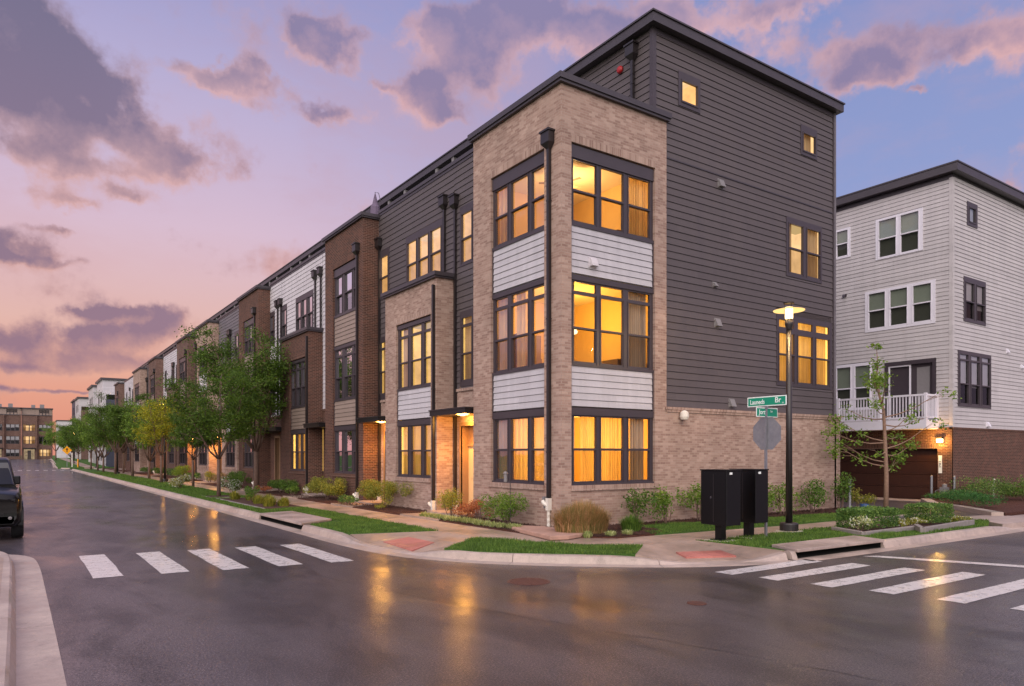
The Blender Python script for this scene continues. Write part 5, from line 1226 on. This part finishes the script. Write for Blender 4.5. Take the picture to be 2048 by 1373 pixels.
# ------------------------------------------------------------------ trees
def tree_mesh(seed, H, th, spread, nst, nleaf, leaf, mat, bark='bark', r0=.1):
    rg = random.Random(seed); br = MB(); tips = []
    br.tube([(0, 0, -.05), (.02, .01, th*.5), (0, 0, th)], [r0*1.25, r0, r0*.92], bark, 9)
    for s_ in range(nst):
        a = 2*math.pi*s_/nst+rg.uniform(-.35, .35); rr = spread*rg.uniform(.55, 1.0) if s_ else spread*.15; hh = H*rg.uniform(.82, 1.0) if s_ else H
        P_ = []
        for k in range(8):
            t_ = k/7; out = rr*(t_**.75); P_.append(Vector((math.cos(a)*out+rg.uniform(-.08, .08)*(k > 0), math.sin(a)*out+rg.uniform(-.08, .08)*(k > 0), th-.15+(hh-th+.15)*(t_**1.12))))
        rad = [r0*.55*(1-.85*k/7)+.006 for k in range(8)]; br.tube(P_, rad, bark, 6)
        for j in range(13):
            t_ = rg.uniform(.28, 1)*6.99; k = int(t_); p = P_[k].lerp(P_[k+1], t_-k); b = a+rg.uniform(-1.9, 1.9); L_ = spread*rg.uniform(.25, .6)*(1.2-.5*t_/7)
            e = p+Vector((math.cos(b)*L_, math.sin(b)*L_, L_*rg.uniform(.1, .9))); m_ = (p+e)/2+Vector((0, 0, -.06))
            br.tube([p, m_, e], [rad[k]*.5, rad[k]*.35, .005], bark, 4, False)
            tips += [(e, 1.), (m_.lerp(e, .5), .8), (m_, .5)]
            for q_ in range(2):
                c = b+rg.uniform(-1, 1); e2 = m_.lerp(e, rg.random())+Vector((math.cos(c)*L_*.5, math.sin(c)*L_*.5, L_*rg.uniform(-.1, .5))); br.tube([m_, e2], [.012, .004], bark, 3, False); tips.append((e2, .9))
    V_, F_ = [], []; tips = [(p, w_) for p, w_ in tips if p.z > th+.25]
    tot = sum(w_ for p, w_ in tips)
    for p, w_ in tips:
        n = int(nleaf*w_/tot*rg.uniform(.5, 1.5)); sc_ = spread*.1*rg.uniform(.7, 1.5)
        for _ in range(n):
            leaf_quads(V_, F_, p.x+rg.gauss(0, sc_), p.y+rg.gauss(0, sc_), p.z+rg.gauss(0, sc_*.55), rg, leaf*rg.uniform(.7, 1.3), leaf*rg.uniform(.35, .6), -.2)
    cr = MB(); cr.raw(V_, F_, mat); return br, cr
PROTO = {}
def proto(key, *a):
    br, cr = tree_mesh(*a); b = br.build('trunk', None, True); c = cr.build('crown'); PROTO[key] = (b, c); return b, c
def tree(key, x, y, label, sc_=1., rot=0., group='street trees along the verge', name='street_tree', z=None, crownmat=None, cat='tree'):
    root = thing(name, (x, y, (.17+rise(y)) if z is None else z), label, cat, group); root.rotation_euler = (0, 0, rot); root.scale = (sc_,)*3
    b, c = PROTO[key]
    for o in (b, c):
        if o.parent: o = o.copy(); col.objects.link(o); o.name = 'trunk' if 'trunk' in o.name else 'crown'
        o.parent = root
    return root
proto('big', 11, 8.1, 2.2, 2.3, 7, 24000, .12, 'tree leaf', 'bark', .13)
proto('a', 21, 6.9, 2.2, 2.2, 6, 20000, .12, 'tree leaf', 'bark', .09)
proto('b', 32, 6.6, 2.3, 1.75, 5, 15000, .13, 'tree leaf', 'bark', .09)
proto('lit_gold', 43, 6.7, 2.3, 1.9, 6, 9000, .14, 'gold leaf', 'bark', .09)
proto('fresh', 54, 6.6, 1.7, 2.1, 6, 10000, .16, 'fresh leaf', 'bark', .1)
tree('big', 10.35, 38.3, 'tall vase shaped green tree nearest the corner, in a mulch bed', 1, .4, 'street trees along the verge')
tree('a', 7.8, 35.15, 'green street tree with several stems in a stone edged square', .83, 1.2)
tree('b', 8.8, 46.2, 'narrow dark street tree, second along the verge', .74, 2.2)
tree('lit_gold', 8.3, 54.3, 'golden lit street tree right beside the first far lamp', .86, .3)
tree('fresh', 8.8, 63.2, 'yellow green street tree left of the golden one', .9, 2.3)
tree('b', 8.5, 70.5, 'dark street tree, midway down the row', 1.03, .9)
tree('a', 8.0, 78.5, 'dark leafy street tree behind the second far lamp', 1.0, 3.9)
tree('fresh', 8.2, 92, 'bright green street tree far down the verge', 1.0, 1.0)
tree('fresh', 8.4, 101, 'bright green street tree, last before the cross street', .95, 2.6)
tree('b', 8.3, 109, 'dark green street tree by the cross street corner', 1.0, 5)
tree('a', 9.4, 85, 'leafy street tree partly hidden behind the dark ones', 1.0, 5.5)
tree('a', 8.4, 133, 'green tree on the far corner of the cross street', .95, 4.4)
tree('fresh', 7.8, 141, 'bright green tree beyond the yellow road sign', .9, .2)
tree('b', 8.6, 152, 'narrow green tree far beyond the cross street', 1.0, 1.6)
tree('fresh', 7.2, 178, 'bright green tree left of the far verge before the brown houses', 1.15, 3.1)
tree('a', 9.6, 168, 'green tree before the farthest tall houses', 1.1, 2.0)
def sapling():
    rg = random.Random(77); x, y, z = 24.1, 12.72, .2; root = thing('young_tree', (x, y, z), 'sparse young tree with thin bare branches before the garage', 'tree')
    t_ = MB(); F_ = []; pts = [(x, y, z-.03), (x+.03, y, z+1.2), (x-.06, y, z+2.4), (x-.15, y, z+3.4), (x-.45, y+.1, z+4.3), (x-.42, y+.05, z+4.9), (x-.6, y, z+5.5)]
    t_.tube(pts, [.085, .07, .058, .046, .03, .018, .008], 'pale bark', 9); V_, F_ = [], []; G, GF = [], []
    def clump(p, s_, n, l=.11):
        for _ in range(n): leaf_quads(V_, F_, p[0]+rg.gauss(0, s_), p[1]+rg.gauss(0, s_), p[2]+rg.gauss(0, s_*.6), rg, l*rg.uniform(.7, 1.3), l*rg.uniform(.4, .65), -.2)
    for zz, side, L_, dz, cl in ((1.35, 1, 1.3, .5, 1), (1.5, -1, 1.7, .75, 1), (1.65, -1, 1.4, .7, .8), (1.9, 1, 1.2, .3, 1), (2.1, 1, 2.0, .9, .7), (2.35, -1, 1.5, .8, .9), (2.55, 1, 1.5, .05, .6), (2.3, -1, 1.9, .35, 1.), (2.9, 1, 1.6, .25, .5), (3.1, -1, 1.2, .4, .5), (3.15, 1, 1.9, .9, .6), (3.3, -1, .8, .3, .7),
                                (3.5, 1, 1.6, 1.2, .5), (3.6, -1, 1.2, .8, .9), (3.8, 1, .9, .6, 1.), (4.0, -1, .8, .5, .9), (4.4, 1, .4, .3, .5), (4.8, -1, .3, .2, .5), (2.0, -1, 1.0, .1, .6), (2.7, 1, .8, .6, .8)):
        k = max(i for i in range(6) if pts[i][2] <= z+zz); f_ = (z+zz-pts[k][2])/(pts[k+1][2]-pts[k][2]); p = Vector(pts[k]).lerp(Vector(pts[k+1]), f_)
        a = rg.uniform(-.9, .9)+(0 if side > 0 else math.pi)-.3; e = p+Vector((math.cos(a)*L_, math.sin(a)*L_, dz)); m_ = (p+e)/2+Vector((0, 0, -.14)); t_.tube([p, p.lerp(m_, .5)+Vector((0, 0, -.04)), m_, e], [.026, .02, .014, .004], 'pale bark', 5, False)
        for q_ in range(3):
            s0 = m_.lerp(e, rg.uniform(0, .8)); b = a+rg.uniform(-1, 1); e2 = s0+Vector((math.cos(b), math.sin(b), rg.uniform(-.1, .6)))*L_*.3; t_.tube([s0, e2], [.009, .003], 'pale bark', 4, False)
            if rg.random() < cl: clump(e2, .12, int(34*cl))
        if rg.random() < cl: clump(e, .13, int(40*cl))
        if rg.random() < cl*.8: clump(m_, .14, int(40*cl))
    clump(pts[-1], .1, 60); clump(pts[-2], .1, 30); clump(pts[4], .16, 50)
    t_.build('trunk', root, True); c = MB(); c.raw(V_, F_, 'fresh leaf'); c.build('crown', root)
sapling()

# ------------------------------------------------------------------ street furniture
def street_lamp(x, y, label, light, glow='far lamp glow', near=False):
    g = .165+rise(y); root = thing('street_lamp', (x, y, g), label, 'street lamp', 'street lamps along the kerb')
    b = MB(); b.box(x-.24, x+.24, y-.24, y+.24, g-.1, g+.03, 'pad concrete'); b.build('footing', root)
    b = MB(); b.lathe(x, y, [(.001, g+.03), (.225, g+.03), (.225, g+.2), (.2, g+.23), (.001, g+.23)], 'dark metal', 20); b.build('base', root, bevel=.01)
    b = MB(); b.lathe(x, y, [(.085, g+.2), (.066, g+5.15), (.001, g+5.15)], 'dark metal', 14); b.build('pole', root, True)
    b = MB(); b.lathe(x, y, [(.066, g+5.05), (.075, g+5.12), (.1, g+5.2), (.105, g+5.34), (.1, g+5.34)], 'dark metal', 16); b.build('collar', root, True)
    b = MB(); b.lathe(x, y, [(.09, g+5.34), (.095, g+5.40), (.095, g+5.62), (.09, g+5.64), (.001, g+5.64)], 'lamp glow' if near else glow, 16); b.build('lamp_glass', root, True)
    b = MB(); b.lathe(x, y, [(.1, g+5.6), (.37, g+5.55), (.38, g+5.565), (.1, g+5.63)], 'lamp disc' if near else 'plastic white', 32)
    b.build('lamp_disc', root, True)
    b = MB(); b.lathe(x, y, [(.13, g+5.73), (.135, g+5.76), (.001, g+5.79), (.001, g+5.73)], 'dark metal', 18)
    for k in range(3): a = k*2.1; b.tube([(x+.1*math.cos(a), y+.1*math.sin(a), g+5.34), (x+.11*math.cos(a), y+.11*math.sin(a), g+5.75)], .008, 'dark metal', 5)
    b.build('lamp_cap', root)
    add_light('lamp_light', 'POINT', (x, y, g+5.46), light, (1, .66, .28), root, shadow_soft_size=.12)
    return root
street_lamp(16.02, 10.9, 'lit street lamp with a disc hood beside the green street name signs', 1100, near=True)
street_lamp(8.79, 55.9, 'lit street lamp next to the golden tree', 420)
street_lamp(8.5, 81.6, 'street lamp whose head is hidden among the trees', 120)
street_lamp(9.8, 119.6, 'small lit street lamp at the cross street', 260)
street_lamp(8.9, 151.9, 'farthest lit street lamp, left of the others', 260)

def sign_post():
    x, y, g = 14.46, 10.45, .16; root = thing('street_sign', (x, y, g), 'grey post with green street name signs and the back of a stop sign', 'street sign')
    b = MB(); b.box(x-.032, x+.032, y-.02, y+.02, g-.1, 3.22, 'galvanised'); b.build('post', root)
    o = MB(); r_ = .38/math.cos(math.pi/8); pts = [(r_*math.cos(math.pi/8+k*math.pi/4), r_*math.sin(math.pi/8+k*math.pi/4)) for k in range(8)]
    vs = [(x+.035, y+a, 2.6+c) for a, c in pts]+[(x+.039, y+a, 2.6+c) for a, c in pts]
    o.raw(vs, [tuple(range(8)), tuple(range(15, 7, -1))]+[(k, (k+1) % 8, 8+(k+1) % 8, 8+k) for k in range(8)], 'galvanised'); so = o.build('stop_plate', root)
    b = MB(); b.box(x-.006, x+.006, 9.9, 10.96, 3.235, 3.465, 'sign white'); s1 = b.build('name_sign', root, bevel=.003)
    b = MB(); b.box(x-.0085, x+.0085, 9.925, 10.935, 3.258, 3.442, 'sign green'); b.build('sign_face', s1)
    # text on the side facing the long street: reads from the far end towards the corner
    T1 = lambda yy, zz, xx=x-.0095: Matrix(((0, 0, -1, xx), (-1, 0, 0, yy), (0, 1, 0, zz), (0, 0, 0, 1)))
    txt('Launeds', .155, 'sign white', T1(10.68, 3.34) @ Matrix.Scale(.8, 4, Vector((1, 0, 0))), s1); txt('Br', .175, 'sign white', T1(10.12, 3.36), s1); txt('o', .07, 'sign white', T1(9.99, 3.3), s1)
    b = MB(); b.box(14.1, 14.9, y-.006, y+.006, 2.98, 3.2, 'sign white'); s2 = b.build('name_sign', root, bevel=.003)
    b = MB(); b.box(14.12, 14.88, y-.0085, y+.0085, 3.0, 3.18, 'sign green'); b.build('sign_face', s2)
    T2 = lambda xx, zz: Matrix(((1, 0, 0, xx), (0, 0, -1, y-.0095), (0, 1, 0, zz), (0, 0, 0, 1)))
    txt('Jorty', .15, 'sign white', T2(14.34, 3.09), s2); txt('Ln', .075, 'sign white', T2(14.66, 3.12), s2)
    b = MB(); b.box(x-.05, x+.05, y-.03, y+.03, 3.19, 3.24, 'galvanised'); b.box(x-.05, x+.05, y-.03, y+.03, 2.96, 2.99, 'galvanised'); b.build('bracket', root)
sign_post()
def mailbox(x0, x1, y0, y1, label):
    xc, yc = (x0+x1)/2, (y0+y1)/2; root = thing('mailbox', (xc, yc, .165), label, 'mailbox', 'black cluster mailboxes by the pavement')
    b = MB(); b.box(x0, x1, y0, y1, .53, 1.74, 'mat satin black'); b.build('cabinet', root, bevel=.008)
    b = MB(); b.box(x0-.015, x1+.015, y0-.015, y1+.015, 1.742, 1.77, 'mat satin black'); b.build('hood', root, bevel=.006)
    b = MB(); b.box(xc-.085, xc+.085, yc-.085, yc+.085, .2, .53, 'mat satin black'); b.box(xc-.16, xc+.16, yc-.16, yc+.16, .18, .2, 'mat satin black'); b.build('pedestal', root)
    b = MB(); b.box(xc-.26, xc+.26, yc-.26, yc+.26, .08, .182, 'pad concrete'); b.build('footing', root)
    b = MB(); b.box(x0+.1, x0+.19, y0-.004, y0-.001, 1.66, 1.71, 'sign white'); b.build('label_sticker', root)
    b = MB(); b.box(x0-.004, x0-.001, y0+.03, y1-.03, .58, 1.69, 'mat satin black'); b.box(x0-.007, x0-.004, (y0+y1)/2-.006, (y0+y1)/2+.006, .6, 1.67, 'dark metal')
    b.box(x0-.02, x0-.004, (y0+y1)/2+.05, (y0+y1)/2+.08, 1.12, 1.17, 'chrome'); b.build('rear_panel', root)
    d = MB()
    for i in range(2):
        for j in range(7): d.box(x1+.001, x1+.006, y0+.04+i*(y1-y0)/2, y0+(i+1)*(y1-y0)/2-.02, .6+j*.155, .74+j*.155, 'dark metal')
    d.build('box_door', root)
mailbox(12.84, 13.32, 10.28, 11.0, 'black cluster mailbox on a pedestal, left one, nearer the kerb ramp'); mailbox(13.92, 14.38, 10.33, 11.05, 'black cluster mailbox on a pedestal, right one behind the sign post')
# bollard posts by the alley
for i, (x, y, h) in enumerate(((23.5, 13.65, 1.0), (32.0, 14.95, .95), (32.45, 14.25, .95))):
    b = MB(); b.lathe(x, y, [(.05, .1), (.05, .25+h), (.03, .27+h), (.001, .27+h)], 'galvanised', 12)
    tag(b.build('bollard', loc=(x, y, .2)), ('thin grey steel bollard at the alley beside the yellow bush', 'thin grey steel bollard left of the gas meter', 'thin grey steel bollard before the gas meter')[i], 'bollard', 'steel bollards by the alley')
# bird feeder on a pole
root = thing('bird_feeder', (10.78, 15.65, .2), 'bird feeder hanging from a thin pole before the front window', 'bird feeder')
b = MB(); b.tube([(10.78, 15.65, .18), (10.78, 15.65, 1.62), (10.78, 15.78, 1.7), (10.78, 15.87, 1.66)], .009, 'dark metal', 6); b.build('pole', root)
b = MB(); b.lathe(10.78, 15.87, [(.001, 1.36), (.05, 1.38), (.05, 1.58), (.08, 1.6), (.02, 1.66), (.001, 1.67)], 'plastic grey', 12); b.build('feeder_tube', root)
b = MB(); b.lathe(23.9, 13.35, [(.001, .2), (.13, .2), (.15, .3), (.14, .42), (.001, .43)], 'blue plastic', 14); tag(b.build('water_jug', loc=(23.9, 13.35, .2)), 'small blue plastic tub lying by the wall near the alley', 'tub')
b = MB(); b.tube([(34.3, 13.5, .24), (34.3, 13.5, .95), (34.2, 13.45, 1.05)], .045, 'plastic white', 8); tag(b.build('vent_pipe', loc=(34.3, 13.5, .24)), 'white cleanout pipe standing among bushes below the neighbour wall', 'pipe')
# closed parasol on the terrace of the third house
root = thing('parasol', (12.6, 28.4, 11.85), 'closed grey parasol on the roof terrace above the dark brick bay', 'parasol')
b = MB(); b.lathe(12.6, 28.4, [(.02, 11.85), (.02, 12.1), (.22, 12.25), (.2, 12.6), (.12, 12.75), (.03, 13.15), (.001, 13.2)], 'umbrella cloth', 10); b.build('canopy', root)
b = MB(); b.tube([(12.6, 28.4, 11.85), (12.6, 28.4, 13.25), (12.6, 28.05, 13.1), (12.6, 27.85, 12.7)], .015, 'dark metal', 6); b.build('pole', root)
# yellow warning sign beyond the cross street
x, y, g = 6.75, 131, .2; root = thing('road_sign', (x, y, g), 'yellow diamond warning sign beyond the cross street', 'road sign')
b = MB(); b.box(x-.04, x+.04, y-.02, y+.04, g, 3.6, 'galvanised'); b.build('post', root)
b = MB(); b.raw([(x, y-.03, 2.12), (x+.66, y-.03, 2.78), (x, y-.03, 3.44), (x-.66, y-.03, 2.78), (x, y-.02, 2.12), (x+.66, y-.02, 2.78), (x, y-.02, 3.44), (x-.66, y-.02, 2.78)], [(0, 1, 2, 3), (7, 6, 5, 4), (0, 1, 5, 4), (1, 2, 6, 5), (2, 3, 7, 6), (3, 0, 4, 7)], 'sign yellow'); b.build('sign_plate', root)
b = MB(); b.raw([(x-.06, y-.033, 2.5), (x+.06, y-.033, 2.5), (x+.06, y-.033, 2.9), (x+.2, y-.033, 2.9), (x, y-.033, 3.15), (x-.2, y-.033, 2.9), (x-.06, y-.033, 2.9)], [(0, 1, 2, 3, 4, 5, 6)], 'sign black'); b.build('symbol', root)
# yellow gas marker and small posts far off
for i, (x, y) in enumerate(((8.1, 129.5), (7.4, 130.5))):
    b = MB(); b.lathe(x, y, [(.08, .15), (.08, 1.4+i), (.001, 1.42+i)], ('sign yellow', 'plastic white')[i], 8)
    tag(b.build('marker_post', loc=(x, y, .2)), ('short yellow marker post beyond the cross street', 'taller pale marker post beside the yellow one')[i], 'post')

# ------------------------------------------------------------------ cars
def car(x, yf, label, paintm, H=1.96, Wd=.97, group='cars parked along the left kerb', plate=False):
    """faces -Y, front bumper at yf, centre line at x"""
    root = thing('parked_car', (x, yf+2.4, 0), label, 'car', group); L_ = 4.85
    def ring(t_, w_, zb, zs, zt, wt):     # half section: bottom, sill, belt, top
        return [(-w_*.88, zb), (-w_*.985, zb+.12), (-w_, (zb+zs)/2), (-w_*.985, zs), (-wt, zt-.02), (-wt*.6, zt+.015), (0, zt+.025), (wt*.6, zt+.015), (wt, zt-.02), (w_*.985, zs), (w_, (zb+zs)/2), (w_*.985, zb+.12), (w_*.88, zb)]
    def loft(secs, mat, name, cap=True):
        mb = MB(); V_ = []; 
        for yy, pr in secs: V_ += [(x+a, yf+yy, z) for a, z in pr]
        n = len(secs[0][1]); F_ = [(i*n+k, i*n+k+1, (i+1)*n+k+1, (i+1)*n+k) for i in range(len(secs)-1) for k in range(n-1)]
        F_ += [(i*n+n-1, i*n, (i+1)*n, (i+1)*n+n-1) for i in range(len(secs)-1)]
        F_ += [tuple(range(n)), tuple(range((len(secs)-1)*n, len(secs)*n))[::-1]]
        mb.raw(V_, F_, mat); o = mb.build(name, root, True); sm = o.modifiers.new('es', 'BEVEL'); sm.width = .025; sm.segments = 2; sm.limit_method = 'ANGLE'; sm.angle_limit = R(35); return o
    bz = .32; bl = H*.60
    body = loft([(0.0, ring(0, Wd*.86, bz+.12, bl-.34, bl-.22, Wd*.74)), (.08, ring(0, Wd*.93, bz+.04, bl-.2, bl-.08, Wd*.82)), (.35, ring(0, Wd*.99, bz, bl-.12, bl-.01, Wd*.9)), (1.25, ring(0, Wd, bz, bl-.06, bl+.04, Wd*.92)),
                 (1.6, ring(0, Wd, bz, bl-.02, bl+.06, Wd*.93)), (4.4, ring(0, Wd, bz, bl, bl+.06, Wd*.93)), (4.75, ring(0, Wd*.97, bz+.05, bl-.02, bl+.03, Wd*.9)), (L_, ring(0, Wd*.93, bz+.15, bl-.1, bl-.02, Wd*.86))], paintm, 'body')
    def cab(w0, w1, z0, z1): return [(-w0, z0), (-w1, z1-.07), (-w1+.07, z1), (w1-.07, z1), (w1, z1-.07), (w0, z0)]
    loft([(1.5, cab(Wd*.88, Wd*.86, bl, bl+.1)), (2.08, cab(Wd*.89, Wd*.74, bl, H-.06)), (2.35, cab(Wd*.89, Wd*.72, bl, H)), (4.3, cab(Wd*.89, Wd*.72, bl, H)), (4.72, cab(Wd*.87, Wd*.71, bl, H-.08))], paintm, 'cabin')
    g = MB(); a0, a1 = bl+.12, H-.14      # glazing
    wv = lambda z: (Wd*.89+(Wd*.73-Wd*.89)*(z-bl)/(H-bl))+.006
    g.face([(x-wv(a0)*.93, yf+1.56, a0+.02), (x+wv(a0)*.93, yf+1.56, a0+.02), (x+wv(a1)*.9, yf+2.0, a1), (x-wv(a1)*.9, yf+2.0, a1)], 'car glass')
    for s_ in (-1, 1):
        for q0, q1, q2, q3 in ((1.85, 2.15, 2.72, 2.72), (2.8, 2.8, 3.6, 3.6), (3.68, 3.68, 4.4, 4.4)):
            g.face([(x+s_*(wv(a0)+.012), yf+q0, a0), (x+s_*(wv(a0)+.012), yf+q3, a0), (x+s_*(wv(a1)+.012), yf+q2, a1), (x+s_*(wv(a1)+.012), yf+q1, a1)], 'car glass')
    g.build('window_glass', root)
    gr = MB(); gr.box(x-.5, x+.5, yf-.012, yf+.05, bl-.36, bl-.2, 'mat satin black'); gr.box(x-.8, x+.8, yf+.0, yf+.1, .42, .6, 'mat satin black'); gr.box(x-.6, x+.6, yf-.02, yf+.05, .62, .68, 'mat satin black'); gr.build('grille', root)
    for s_ in (-1, 1):
        h = MB(); h.box(x+s_*.56, x+s_*.84, yf-.005+.03, yf+.12, bl-.38, bl-.19, 'mat satin black'); ho = h.build('headlight', root, bevel=.02)
        h = MB(); cx = x+s_*.70; zz = bl-.285
        vs = []; n = 18
        for r_, dy in ((.085, -.0), (.085, .02), (.001, .012)):
            for k in range(n): a = 2*math.pi*k/n; vs.append((cx+r_*math.cos(a), yf+.0+dy, zz+r_*math.sin(a)))
        h.raw(vs, [(i*n+k, i*n+(k+1) % n, (i+1)*n+(k+1) % n, (i+1)*n+k) for i in range(2) for k in range(n)], 'chrome'); h.build('lens', ho)
        f_ = MB(); f_.lathe(0, 0, [(.001, 0), (.035, 0), (.04, .03), (.001, .04)], 'plastic grey', 14); f_.v = [(x+s_*.72+a, yf+.03-c, .56+b) for a, b, c in f_.v]; f_.build('fog_lamp', root)
        m_ = MB(); m_.box(x+s_*(Wd*.7), x+s_*(Wd*.8), yf+1.86, yf+1.93, bl+.13, bl+.18, 'mat satin black'); m_.box(x+s_*(Wd*.74), x+s_*(Wd-.03), yf+1.8, yf+1.95, bl+.1, bl+.32, paintm); m_.build('mirror', root, bevel=.03)
        for wy in (.88, 3.85):
            n = 30; rt, hw = .40, .13; xo = x+s_*(Wd-.10); prof = [(-hw, .24), (-hw, .36), (-hw*.8, .395), (0, .405), (hw*.8, .395), (hw, .36), (hw, .26), (hw*.8, .24)]
            t_ = MB(); vs = [(xo+a, yf+wy+r_*math.cos(2*math.pi*k/n), .405+r_*math.sin(2*math.pi*k/n)) for a, r_ in prof for k in range(n)]
            t_.raw(vs, [(i*n+k, i*n+(k+1) % n, (i+1)*n+(k+1) % n, (i+1)*n+k) for i in range(len(prof)-1) for k in range(n)], 'tyre rubber'); wo_ = t_.build('wheel', root, True)
            r2 = MB()
            for k in range(5):
                a = 2*math.pi*k/5; c, s2 = math.cos(a), math.sin(a)
                for d in (-.09, .09):
                    c1, s1 = math.cos(a+d), math.sin(a+d); xx = xo+s_*.1
                    r2.raw([(xx, yf+wy+c*.03, .405+s2*.03), (xx, yf+wy+c1*.25, .405+s1*.25), (xx, yf+wy+math.cos(a+d*2.2)*.25, .405+math.sin(a+d*2.2)*.25)], [(0, 1, 2)], 'chrome')
            vs = [(xo+s_*(.085 if r_ > .23 else .07), yf+wy+r_*math.cos(2*math.pi*k/n), .405+r_*math.sin(2*math.pi*k/n)) for r_ in (.255, .235) for k in range(n)]
            r2.raw(vs, [(k, (k+1) % n, n+(k+1) % n, n+k) for k in range(n)], 'chrome'); vs = [(xo+s_*.03, yf+wy+.24*math.cos(2*math.pi*k/n), .405+.24*math.sin(2*math.pi*k/n)) for k in range(n)]; r2.raw(vs, [tuple(range(n))], 'mat satin black'); r2.build('rim', wo_)
            # wheel arch flare
            ar = MB(); xx0, xx1 = x+s_*(Wd-.16), x+s_*(Wd+.02); n2 = 14; vs = []
            for k in range(n2+1):
                a = math.pi*k/n2*1.06-.09
                for r_, xq in ((.455, xx0), (.455, xx1), (.53, xx1), (.53, xx0)): vs.append((xq, yf+wy+r_*math.cos(a), .405+r_*math.sin(a)))
            ar.raw(vs, [(k*4+j, k*4+(j+1) % 4, k*4+4+(j+1) % 4, k*4+4+j) for k in range(n2) for j in range(4)]+[(0, 1, 2, 3), (n2*4, n2*4+1, n2*4+2, n2*4+3)], 'mat satin black'); ar.build('wheel_arch', root)
            ar = MB(); ar.box(x+s_*(Wd-.25), x+s_*(Wd+.006), yf+wy-.42, yf+wy+.42, .3, .82, 'tyre rubber'); ar.build('wheel_well', root)
        tl = MB(); tl.box(x+s_*.78, x+s_*.9, yf+L_-.06, yf+L_+.005, bl-.4, bl-.1, 'red device'); tl.build('tail_light', root)
    p = MB(); p.box(x-.2, x+.2, yf-.03, yf-.005, .5, .62, 'sign white'); p.build('number_plate', root)
    return root
car(-.80, 21.3, 'black off road car parked at the left picture edge', 'black car paint', 2.03)
car(-.98, 27.6, 'silver car parked behind the black one at the left', 'silver car paint', 1.62, .92)
